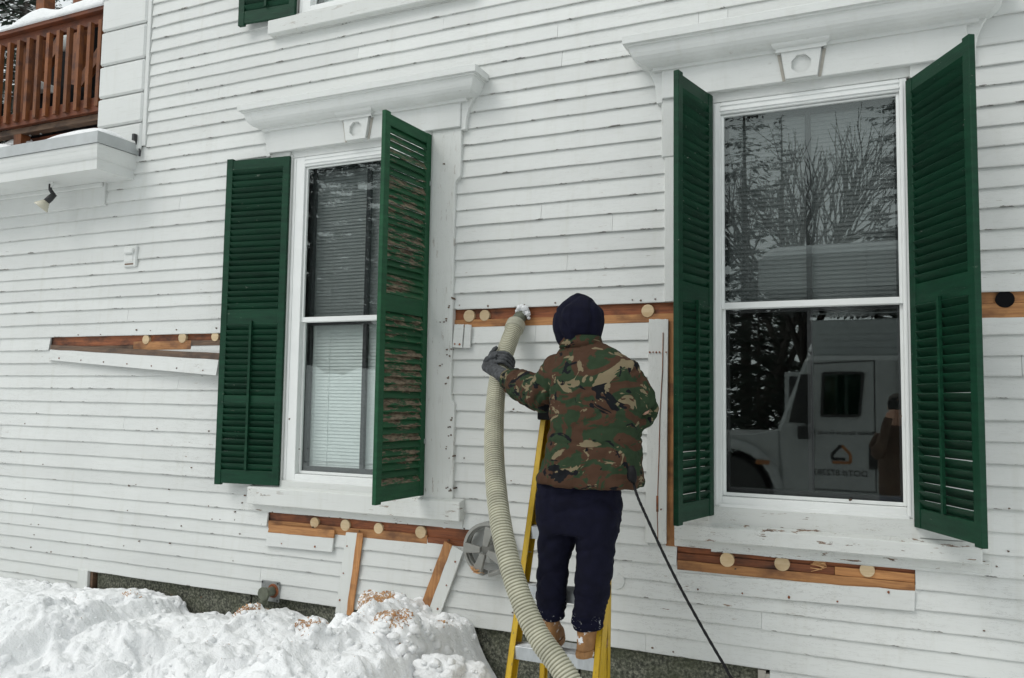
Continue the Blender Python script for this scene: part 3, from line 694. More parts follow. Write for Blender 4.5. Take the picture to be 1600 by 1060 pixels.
# ---------------------------------------------------------------- flat roof of the lower wing and its cornice
CP = .375
prof = [(0, 3.44), (CP-.03, 3.44), (CP-.03, 3.51)]+arc(CP-.028, 3.515, CP-.008, 3.585, 4, False)+[(CP-.004, 3.60), (CP-.004, 3.628), (0, 3.632)]
co = moulding(prof, -8.9, -5.395-CP, .05, left=False).build('wing_cornice', 'trim_paint', house)
b = MB(); b.box(-8.9, -5.72, -.03, .012, 3.255, 3.445); b.build('wing_frieze', 'trim_paint', house, bevel=.003)
b = MB(); b.box(-8.9, -5.735, -.05, -.028, 3.405, 3.442); b.build('bed_mould', 'trim_paint', house, bevel=.006)
prof = [(0, 3.631), (CP+.008, 3.631), (CP+.008, 3.718), (CP-.004, 3.722), (0.0, 3.73)]
moulding(prof, -8.9, -5.395-CP, .05, left=False).build('roof_flashing', 'galvanised', house)
b = MB(); b.box(-8.9, -5.85, .05, 4.2, 3.6, 3.70); b.build('wing_roof', 'galvanised', house)
# wall gadgets
p = at(207, 402, 0); vc = MB(); vc.box(p.x-.066, p.x+.072, -.030, 0, p.z-.082, p.z+.085); vc.box(p.x-.048, p.x+.054, -.050, -.028, p.z+.02, p.z+.065)
vo = vc.build('vent_cap', 'trim_paint', None, bevel=.008); tag(vo, 'small square white painted vent cap on the clapboards below the wing cornice', 'vent cap')
m = MB(); m.box(p.x-.042, p.x+.042, -.034, -.0275, p.z-.045, p.z+.012); m.build('flap', 'trim_paint', vo, bevel=.003)
m = MB(); m.box(p.x-.046, p.x+.046, -.031, -.0275, p.z-.066, p.z-.054); m.build('grille', 'aged_wood', vo)
# ---------------------------------------------------------------- balcony on the wing roof
RY = .07
bal = empty('balcony_railing', (-7.0, RY, 3.70)); tag(bal, 'brown stained wooden balcony railing with square balusters above the wing roof', 'railing')
board(-9.2, -5.86, 4.84, 4.925, RY-.02, RY+.02, 'top_rail', 'deck_wood', bal); board(-9.2, -5.86, 4.926, 4.962, RY-.07, RY+.07, 'cap_rail', 'deck_wood', bal)
board(-9.2, -5.86, 4.085, 4.205, RY-.025, RY+.02, 'bottom_rail', 'deck_wood', bal); board(-9.2, -5.86, 4.03, 4.083, RY+.02, RY+.10, 'lower_ledge', 'aged_wood', bal)
board(-9.2, -5.86, 3.70, 3.965, RY+.10, RY+.14, 'rim_board', 'deck_wood', bal)
m = MB(); m.box(-.019, .019, -.019, .019, 0, .735); me = m.mesh('baluster', 'deck_wood_vertical')
for i in range(26):
    q = link_mesh('baluster', me, bal); q.location = (-5.93-.1285*i, RY-.040, 4.115)
for xx in (-7.02, -8.6): board(xx-.05, xx+.05, 3.70, 4.93, RY+.021, RY+.115, 'post', 'deck_wood_vertical', bal)
m = MB(); m.box(-12, -5.86, .22, 3.3, 3.98, 4.03); dk = m.build('balcony_deck', 'deck_wood', None); tag(dk, 'brown boarded balcony floor behind the railing', 'deck')
# far railing, roof posts and covered furniture on the balcony
bal2 = empty('balcony_railing', (-7, 3.2, 4.0)); tag(bal2, 'far brown balcony railing half hidden behind the dark furniture', 'railing')
board(-9.2, -5.86, 4.86, 4.94, 3.2, 3.24, 'top_rail', 'deck_wood', bal2); board(-9.2, -5.86, 4.1, 4.2, 3.2, 3.24, 'bottom_rail', 'deck_wood', bal2)
for i in range(22):
    q = link_mesh('baluster', me, bal2); q.location = (-5.95-.14*i, 3.18, 4.12)
for (xx, yy, lb) in ((at(71, 15, 1.1).x, 1.1, 'brown balcony roof post rising at the top left edge'), (at(128, 5, 1.6).x, 1.6, 'brown balcony roof post behind the railing near the house corner')):
    m = MB(); m.box(xx-.065, xx+.065, yy-.065, yy+.065, 4.03, 6.6); q = m.build('roof_post', 'deck_wood_vertical', None, bevel=.004); tag(q, lb, 'post')
    m = MB(); m.beam((xx, yy, 5.15), (xx+1.0, yy, 6.2), .06, .12); m.build('brace', 'deck_wood_vertical', q)
gr = MB(); GX = at(112, 120, 1.0).x+6.5; CX = at(66, 120, .9).x+7.35
gr.box(-6.95, -6.05, .5, 1.5, 4.12, 4.16)
for xx in (-6.9, -6.1):
    for yy in (.55, 1.45): gr.beam((xx, yy, 4.03), (xx, yy, 4.6), .03, .03)
bmg = []
pts = []
rr = random.Random(3)
for i in range(9):
    z = 4.16+.62*i/8; s = 1-.25*(i/8)**2
    pts.append([V((-6.5+math.cos(a)*.46*s*(1+.08*noise.noise(V((a*2, i*.5, 3)))), 1.0+math.sin(a)*.5*s*(1+.08*noise.noise(V((a*2, i*.5, 7)))), z)) for a in (2*math.pi*q/22 for q in range(22))])
gr.rings(pts)
gr.v = [(a+GX, b2, c) for a, b2, c in gr.v]
tag(gr.build('covered_grill', 'deck_dark', None, smooth=True), 'black covered grill standing on the balcony behind the balusters', 'grill')
ch = empty('balcony_chair', (-7.35+CX, .9, 4.03)); tag(ch, 'dark metal chair on the balcony behind the left balusters', 'chair')
for xx in (-7.55, -7.15):
    for yy in (.7, 1.1): m = MB(); m.beam((xx+CX, yy, 4.03), (xx+.02+CX, yy, 4.45), .025, .025); m.build('leg', 'deck_dark', ch)
board(-7.58+CX, -7.12+CX, 4.44, 4.48, .67, 1.13, 'seat', 'deck_dark', ch)
m = MB()
for i in range(6): m.beam((-7.55+i*.08, 1.12, 4.48), (-7.55+i*.08, 1.2, 4.92), .02, .02)
m.beam((-7.57, 1.2, 4.92), (-7.13, 1.2, 4.92), .03, .03); m.v = [(a+CX, b2, c) for a, b2, c in m.v]; m.build('backrest', 'deck_dark', ch)
sx_ = at(42, 110, 1.75).x; m = MB(); m.box(sx_, -5.86, 1.75, 1.8, 4.03, 6.15); q = m.build('balcony_backdrop', 'deck_dark', None); tag(q, 'dark backdrop added behind the balcony railing', 'screen')  # near-black sheet added to darken the view between the balusters
m = MB(); m.tube(bez([(-7.25, .60, 4.72), (-7.2, .55, 4.66), (-7.1, .55, 4.62)], 4), .012, 6)
# snow lying on rails and roof edge
def snowcap(name, pts, wd, y, label):
    "pts: (x, base z, height)"
    R = []; P_ = bez([(x, z, h) for x, z, h in pts], 6)
    for i, p in enumerate(P_):
        h = max(.004, p.z); wv = 1+.12*noise.noise(V((p.x*5, 1, 2)))
        R.append([V((p.x, y+wd*wv*math.cos(a), p.y+h*math.sin(a)*(1+.08*noise.noise(V((p.x*7, a, 0)))))) for a in (math.pi*q/12 for q in range(13))])
    m = MB(); m.rings(R); o = m.build(name, 'snow', None, smooth=True); return tag(o, label, 'snow')
wb = at(55, 139, .55); m = MB(); m.box(wb.x-.10, wb.x+.12, .5, .7, wb.z-.03, wb.z+.05); tag(m.build('storage_box', 'trim_paint', None, bevel=.008), 'small white box among the dark things behind the balusters', 'box')
wb = at(101, 67, .6); m = MB(); m.tube([wb+V((0, 0, .07)), wb+V((0, 0, .03)), wb+V((0, 0, -.05)), wb+V((0, 0, -.08))], [.04, .06, .055, .02], 14); tag(m.build('lantern', 'trim_paint', None, smooth=True), 'white lantern hanging in the dark balcony just under the rail', 'lantern')
snowcap('rail_snow', [(-9.2, 4.962, .08), (-7.5, 4.962, .07), (-7.15, 4.962, .04), (-6.95, 4.962, .12), (-6.75, 4.962, .16), (-6.5, 4.962, .10), (-6.3, 4.962, .12), (-6.05, 4.962, .13), (-5.87, 4.962, .12)], .085, RY, 'snow ridge lying along the top of the balcony railing')
snowcap('roof_snow', [(-6.25, 3.715, .004), (-6.1, 3.72, .03), (-5.9, 3.722, .075), (-5.62, 3.722, .085), (-5.48, 3.722, .06), (-5.42, 3.72, .02)], .15, -.20, 'snow patch on the roof edge at the foot of the quoins')
snowcap('roof_snow', [(-8.6, 3.72, .06), (-7.2, 3.72, .12), (-6.75, 3.72, .10), (-6.55, 3.72, .05), (-6.42, 3.715, .004)], .15, -.20, 'snow patch on the roof edge at the left side of the photograph')
snowcap('ledge_snow', [(-6.75, 3.966, .004), (-6.6, 3.966, .03), (-6.3, 3.966, .05), (-6.1, 3.966, .02), (-6.05, 3.966, .004)], .04, RY+.12, 'thin snow strip on the brown board under the railing')
snowcap('ledge_snow', [(-7.4, 3.966, .02), (-7.2, 3.966, .07), (-7.02, 3.966, .06), (-6.95, 3.966, .004)], .05, RY+.12, 'small snow mound on the brown board at the left edge')
m = MB(); m.tube([(-6.86+.07*math.cos(a), RY+.08, 4.02+.075*math.sin(a)) for a in (math.pi*q/12 for q in range(13))], .009, 8)
tag(m.build('metal_ring', 'galvanised', None, smooth=True), 'half ring of grey metal on the brown board under the railing', 'ring')
m = MB(); pr = [at(u, v, y) for u, v, y in ((211, 216, -.05), (214, 226, -.03), (217, 231, -.02), (219, 236, -.03), (218, 244, -.04))]
m.tube(pr, .008, 6); m.box(pr[0].x-.012, pr[0].x+.012, -.07, -.04, pr[0].z-.02, pr[0].z+.03)
tag(m.build('cable_clip', 'black_metal', None), 'small black clip and cable where the roof flashing meets the wall', 'clip')

# spotlight under the cornice
p = at(79, 286, -.20); sp = empty('spotlight', p); tag(sp, 'small floodlamp hanging under the wing cornice', 'spotlight')
zt = 3.44
m = MB(); m.disc((0, 0), .036, -.008, .008, 20)
m.v = [(v[0]+p.x, v[2]*1.0+p.y, v[1]+zt-.010) for v in m.v]; m.v = [(x, p.y+(z-(zt-.010)), zt-.010+(y-p.y)) for x, y, z in m.v]
m.build('mount', 'trim_paint', sp, smooth=False)
j = V((p.x, p.y, zt-.10)); h0 = at(84, 305, -.20); h1 = at(72, 316, -.235); h2 = at(63, 325, -.26)
m = MB(); m.tube([(p.x, p.y, zt-.015), (p.x, p.y, zt-.06), h0], [.014, .014, .016], 10); m.tube([h0+V((.012, 0, .008)), (h0+h1)/2, h1], [.021, .026, .026], 12); m.build('arm', 'black_metal', sp, smooth=True)
ax = (h2-h1).normalized(); m = MB(); m.tube([h1-ax*.005, h1+ax*.02, h1+ax*.055, h1+ax*.062], [.026, .040, .060, .060], 18); m.build('lamp_head', 'lamp_glass', sp, smooth=True)

# outside spigot on its plate
p = at(422, 925, 0); sg = empty('wall_spigot', V((p.x, 0, p.z-.1))); tag(sg, 'corroded brass spigot on a square grey plate above the snow', 'spigot')
q0, q1 = at(409, 906, -.018), at(436, 942, -.018)
m = MB(); m.box(q0.x, q1.x, -.022, -.012, q1.z, q0.z); m.build('plate', 'grey_iron', sg, bevel=.003)
m = MB(); cx, cz_ = at(419, 925, -.06).x+.01, at(419, 925, -.06).z
m.tube([(cx, -.012, cz_), (cx, -.05, cz_), (cx, -.11, cz_)], [.034, .03, .03], 14); m.tube([(cx, -.085, cz_+.01), (cx-.01, -.10, cz_-.05), (cx-.012, -.11, cz_-.09)], [.03, .024, .02], 12); m.build('valve_body', 'pipe_green', sg, smooth=True)
m = MB(); m.tube([(cx, -.11, cz_), (cx, -.125, cz_)], [.045, .045], 10); m.build('handle', 'pipe_green', sg)
m = MB(); m.tube([(cx, -.022, cz_), (cx, -.03, cz_)], [.048, .044], 16); m.build('flange', 'sheathing', sg)
m = MB()
for (xx, zz) in ((q0.x+.012, q0.z-.012), (q1.x-.012, q0.z-.012), (q1.x-.012, q1.z+.012), (q0.x+.012, q1.z+.012)): m.disc((xx, zz), .006, -.026, -.02, 8)
tag(m.build('screw', 'black_metal', sg), kind='stuff')

# grey spoked cover hung on the clapboards behind the hose
cc = at(763, 858, -.07); cv = empty('spoked_cover', V((cc.x, -.03, cc.z-.16))); tag(cv, 'round grey spoked cover leaning on the clapboards behind the hose', 'cover')
def ringm(m, c, R0, R1, y0, y1, n=40, a0=0, a1=2*math.pi, gap=None):
    R = []
    for i in range(n+1):
        a = a0+(a1-a0)*i/n; ca, sa = math.cos(a), math.sin(a)
        R.append([V((c.x+ca*r, y, c.z+sa*r)) for r, y in ((R0, y0), (R1, y0+.006), (R1, y1), (R0, y1))])
    m.rings(R)
m = MB(); ringm(m, cc, .138, .160, -.10, -.025, 52, math.radians(-85), math.radians(262)); m.build('rim', 'grey_plastic', cv, bevel=.003)
m = MB(); ringm(m, cc, .142, .128, -.085, -.06, 52, math.radians(-85), math.radians(262)); m.build('inner_lip', 'grey_plastic', cv)
m = MB()
for a in (75, 178, 250, 335):
    a = math.radians(a); m.hexa([cc+V((math.cos(a+s)*r, y, math.sin(a+s)*r)) for y in (-.065, -.035) for r, s in ((.03, -.6), (.14, -.22), (.14, .22), (.03, .6))])
m.build('spoke', 'grey_plastic', cv, bevel=.003)
m = MB(); m.disc((cc.x, cc.z), .045, -.075, -.02, 20); m.build('hub', 'grey_plastic', cv, bevel=.004)
m = MB()
for i in range(40):
    a = math.radians(random.uniform(235, 262)); q = cc+V((math.cos(a)*.132, random.uniform(-.09, -.04), math.sin(a)*.132+random.uniform(-.003, .012)))
    e = V((random.uniform(-.02, .02), random.uniform(-.01, .01), random.uniform(-.004, .004))); m.beam(q-e, q+e, .005, .002)
tag(m.build('caught_shavings', 'torn_wood', cv), kind='stuff')

# ---------------------------------------------------------------- pried-off boards
def loose(pix, y, bare, label, mats=('white_paint', 'bare_wood'), th=.012, split=None, ys=None, nails_=4, cat='board'):
    "pix: 4 pixel corners of the face, first two = the edge that carries the bare strip of given fraction; 0 for none"
    ys = ys or (y, y, y, y)
    P_ = [at(u, v, yy) for (u, v), yy in zip(pix, ys)]
    o = empty('loose_board', (sum(P_, V())/4).xy.to_3d()+V((0, 0, min(q.z for q in P_)))); tag(o, label, cat, 'boards pried off the wall')
    back = V((0, th, 0))
    def q4(t0, t1, yo, wv):
        n = 14; R = []
        for i in range(n+1):
            s = i/n; a = P_[0].lerp(P_[1], s); c = P_[3].lerp(P_[2], s); d = c-a; L = d.length
            w0 = wv*noise.noise(V((s*9, P_[0].x*3, 1)))/max(L, .01) if wv else 0
            p0, p1 = a+d*(t0+w0), a+d*(t1+(0 if t1 >= 1 else w0))
            R.append([p0+V((0, yo, 0)), p1+V((0, yo-.004, 0)), p1+back, p0+back])
        return MB().rings(R)
    q4(bare, 1, 0, .004).build('painted_face', mats[0], o, bevel=.0015)
    if bare: q4(0, bare, .003, .003).build('bare_edge', mats[1], o)
    m = MB()
    for i in range(nails_):
        s = (i+.5)/nails_; a = P_[0].lerp(P_[1], s); c = P_[3].lerp(P_[2], s); pt = a.lerp(c, .82 if bare else random.choice((.15, .85)))
        m.disc((pt.x, pt.z), random.uniform(.004, .007), pt.y-.0075, pt.y+.002, 8, 0, .3)
    if nails_: tag(m.build('nail_hole', 'sheathing', o), kind='stuff')
    return o
loose([(79, 539), (343, 552), (338, 587), (76, 563)], -.05, .30, 'long clapboard hanging askew below the left stripped row', ('white_paint', 'aged_wood'), ys=(-.02, -.055, -.085, -.03), nails_=7)
loose([(421, 820), (522, 829), (519, 863), (414, 853)], -.03, .36, 'short clapboard with bare top edge under the left end of the sill', nails_=2)
loose([(567, 834), (550, 963), (524, 958), (541, 832)], -.032, .34, 'short board standing upright against the clapboards with orange bare side', ('white_paint_vertical', 'bare_wood_vertical'), nails_=3)
loose([(694, 846), (653, 956), (683, 973), (724, 862)], -.036, .42, 'short board leaning diagonally beside the round grey cover', ('white_paint_vertical', 'bare_wood_vertical'), nails_=3)
loose([(1058, 895), (1430, 924), (1429, 955), (1057, 922)], -.022, 0, 'long white clapboard let down below the dark window', nails_=5)
loose([(710, 507), (724.5, 507), (722, 544), (707, 543)], -.030, 0, 'broken white clapboard stub, left of a pair below the two plugs', nails_=2)
loose([(726.5, 507), (736, 508), (734.5, 544), (724, 544)], -.032, 0, 'narrow white clapboard stub, right of a pair below the two plugs', nails_=0)
loose([(1014, 499), (1044, 499), (1041, 850), (1008, 848)], -.024, 0, 'cracked white casing board standing beside the stripped orange strip', ('white_paint_vertical', 'bare_wood'), nails_=6)
m = MB(); cr = [at(u, v, -.0275) for u, v in ((1036, 520), (1035, 580), (1031, 650), (1030, 700), (1028, 760), (1027, 800), (1028, 846))]
for a, c in zip(cr, cr[1:]): m.beam(a, c, .004, .004, (0, 1, 0))
c1, c2 = at(1027, 775, -.0285), at(1027, 800, -.0285); m.beam(c1, c2, .012, .003, (0, 1, 0))
q = m.build('crack', 'sheathing', [o for o in bpy.data.objects if o.name.startswith('loose_board')][-1])

# ---------------------------------------------------------------- shavings on the snow
sh = MB(); rr = random.Random(5)
def shavings(u, v, su, sv, y, n, size=.011):
    for i in range(n):
        p = at(rr.gauss(u, su), rr.gauss(v, sv), y+rr.gauss(0, .05)); z = bank(p.x, min(-.02, p.y))
        p.z = max(z, p.z if size > .011 else z)+.004
        a = rr.uniform(0, 6.28); e = V((math.cos(a), math.sin(a)*.6, rr.uniform(-.5, .5)))*rr.uniform(.4, 1.2)*size
        sh.beam(p-e, p+e, rr.uniform(.003, .008), .0015, (rr.uniform(-.4, .4), rr.uniform(-.4, .4), 1))
dg = bpy.context.evaluated_depsgraph_get(); dg.update()
def drop(u, v, n, su, sv, size=.010):
    "shavings lying where the line of sight meets the snow"
    for i in range(int(n*1.7)):
        a, b_ = rr.gauss(u, su), rr.gauss(v, sv); d = (at(a, b_, 0)-CAM).normalized()
        hit, loc, nor, idx, ob, mw = S.ray_cast(dg, CAM+d*.3, d)
        if not hit or not (ob.name.startswith('snow')): continue
        p = loc+nor*.003; t = nor.cross(V((rr.uniform(-1, 1), rr.uniform(-1, 1), rr.uniform(-1, 1)))).normalized()*rr.uniform(.3, 1.1)*size
        sh.beam(p-t, p+t+nor*.003, rr.uniform(.003, .007), .0015, nor)
for a in [(150, 930, 30, 40, 5), (245, 945, 60, 14, 4), (380, 948, 110, 16, 6), (400, 958, 60, 14, 8), (595, 942, 330, 18, 12), (575, 955, 120, 14, 8), (620, 965, 60, 14, 8), (700, 976, 150, 16, 5), (712, 985, 60, 10, 6), (300, 1000, 60, 60, 25), (500, 990, 30, 50, 20), (480, 975, 90, 20, 5), (700, 1000, 40, 14, 10), (180, 965, 20, 60, 10), (420, 1000, 40, 40, 22), (170, 925, 60, 25, 4), (270, 955, 60, 25, 5), (560, 1010, 40, 30, 25)]: drop(*a[:5])
cr = MB(); bmi = bmesh.new(); bmesh.ops.create_icosphere(bmi, subdivisions=2, radius=1); iv = [v.co.copy() for v in bmi.verts]; jf = [tuple(v.index for v in f_.verts) for f_ in bmi.faces]; bmi.free()
for i in range(420):
    a = rr.uniform(-10, 745); b_ = rr.uniform(905, 1062) if rr.random() < .6 else rr.gauss(935+max(0, a-150)*.07, 16)
    d = (at(a, b_, 0)-CAM).normalized(); hit, loc, nor, idx, ob, mw = S.ray_cast(dg, CAM+d*.3, d)
    if not hit or not ob.name.startswith('snow'): continue
    r = min(.034, .006+rr.expovariate(1/.008)); sd_ = V((rr.random()*9, rr.random()*9, 0))
    cr.add([loc+nor*r*.35+V((v.x*1.15, v.y, v.z*.85))*r*(1+.5*noise.noise(v*1.6+sd_)) for v in iv], jf)
tag(cr.build('snow_crumbs', 'snow', None, smooth=True, fix=False), 'loose crumbs of snow strewn over the bank', 'snow', kind='stuff')
tag(sh.build('wood_shavings', 'torn_wood', None), 'orange wood shavings scattered on the snow under the stripped rows', 'shavings', kind='stuff')

# ---------------------------------------------------------------- stepladder
LXL, LXR = -1.702, -1.228
def ly(z): return -.885+(z-.57)*.30        # front plane of the climbing rails
lad = empty('stepladder', (-1.44, -.95, 0)); tag(lad, 'yellow fibreglass stepladder with grey metal steps under the worker', 'ladder')
ZT = 1.655
def channel(mb, x, sg, z0, z1, yf, dp, wd, tx=0):
    "C-shaped rail, web outside"
    t = .006
    for (a0, a1, b0, b1) in ((0, t, 0, dp), (0, wd, 0, t*1.2), (0, wd, dp-t*1.2, dp)):
        pts = []
        for z in (z0, z1):
            y = yf(z); xo = x+sg*tx*(z-z0)
            pts += [V((xo+sg*a0, y+b0, z)), V((xo+sg*a1, y+b0, z)), V((xo+sg*a1, y+b1, z)), V((xo+sg*a0, y+b1, z))]
        mb.hexa(pts)
for sg, x in ((1, LXL), (-1, LXR)):
    m = MB(); channel(m, x, sg, .0, ZT, ly, .082, .030, .012); m.build('rail', 'ladder_yellow', lad, bevel=.0015)
for sg, x in ((1, LXL+.05), (-1, LXR-.055)):
    m = MB(); channel(m, x, sg, .0, ZT, lambda z: -.64+.10*(z/ZT), .05, .026, .012); m.build('rear_rail', 'ladder_yellow', lad, bevel=.0015)
for z in (.29, .565, .838, 1.112, 1.385):
    m = MB(); xo = .012*z; y = ly(z)
    m.box(LXL+xo+.006, LXR-xo-.006, y+.006, y+.088, z-.008, z); m.box(LXL+xo+.006, LXR-xo-.006, y+.002, y+.008, z-.062, z-.001); m.box(LXL+xo+.006, LXR-xo-.006, y+.082, y+.088, z-.045, z-.008)
    for i in range(6): m.box(LXL+xo+.03, LXR-xo-.03, y+.014+.012*i, y+.018+.012*i, z, z+.0025)
    m.build('step', 'aluminium', lad, bevel=.0015)
for z in (.5, 1.1):
    m = MB(); m.box(LXL+.06, LXR-.065, -.60+.06*z, -.592+.06*z, z-.02, z+.02); m.build('rear_brace', 'aluminium', lad)
m = MB(); m.box(LXL+.008, LXR-.008, ly(ZT)-.02, -.47, ZT-.012, ZT+.045); m.build('top_cap', 'black_rubber', lad, bevel=.006)
for sg, x in ((1, LXL), (-1, LXR)):
    m = MB()
    for z in (.26, .28, .54, .555, .81, .825, 1.085, 1.1): m.tube([(x+sg*.014, ly(z)-.004, z-.02), (x+sg*.014, ly(z)+.004, z-.02)], .006, 8)
    tag(m.build('rivet', 'aluminium', lad), kind='stuff')
    m = MB(); m.box(x-.01 if sg > 0 else x-.03, x+.03 if sg > 0 else x+.01, ly(0)-.006, ly(0)+.09, -.02, .05); m.build('foot', 'black_rubber', lad, bevel=.004)
m = MB(); m.beam((LXL+.022, ly(.98)+.06, .98), (LXL+.022, -.50, .96), .02, .004); m.build('spreader', 'galvanised', lad)

# ---------------------------------------------------------------- blowing hose
hp = [at(806, 507, -.075), at(797, 530, -.16), at(785, 566, -.30), at(776, 610, -.45), at(772, 670, -.64), at(773, 730, -.82), at(779, 795, -.98), at(791, 860, -1.09), at(812, 930, -1.17), at(842, 995, -1.23), at(884, 1055, -1.28)]
hp += [V((-1.02, -1.36, .34)), V((-.70, -1.5, .12)), V((-.2, -1.9, .065)), V((.5, -2.9, .06)), V((.9, -4.2, .06)), V((.6, -6.2, .06))]
path = bez(hp, 24); acc = 0; pts = [path[0]]; STEP = .003
res_ = [path[0]]
for a, c in zip(path, path[1:]):
    L = (c-a).length; 
    while acc+L >= STEP:
        t = (STEP-acc)/L; a = a.lerp(c, t); res_.append(a); L = (c-a).length; acc = 0
    acc += L
ho = empty('blower_hose', V((-1.0, -1.4, 0))); tag(ho, 'fat ribbed cream hose running from the wall down past the worker', 'hose')
vis = res_[:1000]; tail = res_[1000::4]
pitch = 5
prof = (.0490, .0514, .0522, .0500, .0482)
m = MB(); R0 = [prof[i % pitch]+.0012*noise.noise(V((i*.05, 0, 0))) for i in range(len(vis))]
m.tube(vis, R0, 20, True, lambda i: 0 if i % pitch in (0, 1, 2) and i % pitch == 1 or i % pitch == 0 else 1)
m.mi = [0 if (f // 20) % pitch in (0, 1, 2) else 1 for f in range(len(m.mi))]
m.build('hose_tube', ['hose_rib', 'hose_groove'], ho, smooth=False)
m = MB(); m.tube(tail, .053, 14); m.build('hose_tail', 'hose_rib', ho, smooth=True)
d0 = (res_[0]-res_[60]).normalized()
m = MB(); m.tube([res_[16], res_[4], res_[0]+d0*.012, res_[0]+d0*.016], [.0585, .0585, .057, .044], 24); m.build('cuff', 'hose_cuff', ho, smooth=False, bevel=.004)
tip = at(818, 489, .0)
m = MB(); m.tube([res_[0]-d0*.01, res_[0]+d0*.03, tip+V((0, .0, 0)), tip+V((.005, .02, .0))], [.040, .040, .038, .036], 20); m.build('nozzle', 'pipe_green', ho, smooth=True)
ins = MB(); rr = random.Random(9)
for (u, v, r) in [(812, 483, .022), (820, 484, .024), (824, 490, .018), (808, 487, .013), (826, 497, .010), (816, 480, .016)]:
    c = at(u, v, -.035); bm = bmesh.new(); bmesh.ops.create_icosphere(bm, subdivisions=3, radius=1)
    b0 = len(ins.v)
    for vv in bm.verts: ins.v.append(tuple(c+vv.co*r*(1+.55*fbm(vv.co*2.2+V((u, v, 0)), 3))))
    for ff in bm.faces: ins.f.append(tuple(b0+x.index for x in ff.verts)); ins.mi.append(0)
    bm.free()
tag(ins.build('insulation_tuft', 'insulation', None, smooth=True), 'white fluff of insulation spilling round the hose nozzle', 'insulation')

# ---------------------------------------------------------------- people
def remesh(mb, name, vox, smooth_it=4, disp=None):
    me = mb.mesh(name+'_src', 'fleece'); o = bpy.data.objects.new(name+'_src', me); COL.objects.link(o)
    bm = bmesh.new(); bm.from_mesh(me); bmesh.ops.recalc_face_normals(bm, faces=bm.faces); bm.to_mesh(me); bm.free()
    r = o.modifiers.new('r', 'REMESH'); r.mode = 'VOXEL'; r.voxel_size = vox
    if smooth_it: s_ = o.modifiers.new('s', 'SMOOTH'); s_.iterations = smooth_it; s_.factor = .5
    d = bpy.context.evaluated_depsgraph_get(); d.update()
    out = bpy.data.meshes.new_from_object(o.evaluated_get(d)); bpy.data.objects.remove(o)
    if disp:
        nr = [v.normal.copy() for v in out.vertices]
        for v, n in zip(out.vertices, nr): v.co = v.co+n*disp(v.co)
    out.update(); return out
def garment(mb, name, mat, parent, vox=.009, it=4, disp=None, pick=None):
    me = remesh(mb, name, vox, it, disp); me.materials.clear()
    for q in (mat if isinstance(mat, list) else [mat]): me.materials.append(MATS[q])
    if pick: me.polygons.foreach_set('material_index', [pick(p.center) for p in me.polygons])
    else: me.polygons.foreach_set('material_index', [0]*len(me.polygons))
    me.polygons.foreach_set('use_smooth', [True]*len(me.polygons)); me.name = name
    return link_mesh(name, me, parent)
def ell(c, a, b, n=24, tilt=0, sq=2.4, yaw=0):
    c = V(c); out = []
    for i in range(n):
        t = 2*math.pi*i/n; x = abs(math.cos(t))**(2/sq)*math.copysign(1, math.cos(t))*a; y = abs(math.sin(t))**(2/sq)*math.copysign(1, math.sin(t))*b
        out.append(c+V((x*math.cos(yaw)-y*math.sin(yaw), x*math.sin(yaw)+y*math.cos(yaw), y*tilt)))
    return out
def wrinkle(amp, freq, st=(1, 1, 1)):
    def f(p):
        q = V((p.x*st[0], p.y*st[1], p.z*st[2]))*freq
        a = noise.noise(q); return amp*(1-2*abs(a))*.7+amp*.5*noise.noise(q*2.3)
    return f
def glove(mb, wrist, palm, hosec, axis, rad, side):
    "hand closed round a tube: four fingers wrap it, thumb lies along it"
    pass
wk = empty('person', (-1.42, -.86, .57)); tag(wk, 'person in camouflage jacket and navy hood standing on the ladder, back turned, guiding the hose', 'person')
YT = -.84
hem, waist, chest, shl, nk = at(919, 757, YT), at(925, 680, YT), at(935, 610, YT), at(924, 562, YT), at(908, 530, YT+.03)
T = MB()
T.rings([ell(hem+V((.01, 0, 0)), .252, .165, 24, 0, 2.7), ell(hem+V((.01, 0, .02)), .253, .166, 24, 0, 2.7), ell(hem.lerp(waist, .5)+V((.012, 0, 0)), .232, .158, 24, 0, 2.7), ell(waist+V((.012, 0, 0)), .218, .15, 24, 0, 2.7), ell(chest, .228, .145, 24, 0, 2.6), ell((chest+shl)/2+V((0, 0, .0)), .232, .142), ell(shl+V((0, .01, .005)), .182, .122), ell(shl.lerp(nk, .45)+V((0, .015, .0)), .135, .105), ell(shl.lerp(nk, .72)+V((0, .02, .0)), .098, .095), ell(nk, .088, .09)])
sL = at(874, 578, YT+.01); eL = at(849, 618, YT+.05); wL = at(797, 594, -.50); hL = at(781, 575, -.42)
sR = at(977, 586, YT); eR = at(1006, 640, YT+.03); wR = at(975, 668, -.56)
T.tube([sL+V((.05, 0, .0)), sL, sL.lerp(eL, .5), eL], [.075, .086, .086, .082], 16); T.tube([eL+(eL-wL)*.10, eL, eL.lerp(wL, .35), eL.lerp(wL, .7), wL], [.06, .080, .084, .076, .066], 16)
T.tube([sR-V((.06, 0, .0)), sR, sR.lerp(eR, .5), eR], [.07, .082, .078, .074], 16); T.tube([eR, eR.lerp(wR, .5), wR], [.074, .066, .055], 16)
wr1, wr2 = wrinkle(.010, 9, (1, 1, 1.3)), wrinkle(.004, 24)
def crease(p):
    q = V((p.x*6+p.z*3.5, p.y*5, p.z*8-p.x*3)); a = noise.noise(q); q2 = V((p.x*11-p.z*5, p.y*9, p.z*13+p.x*6)); b2 = noise.noise(q2)
    return -.010*max(0, 1-abs(a)*6.5)-.005*max(0, 1-abs(b2)*5.5)+.003
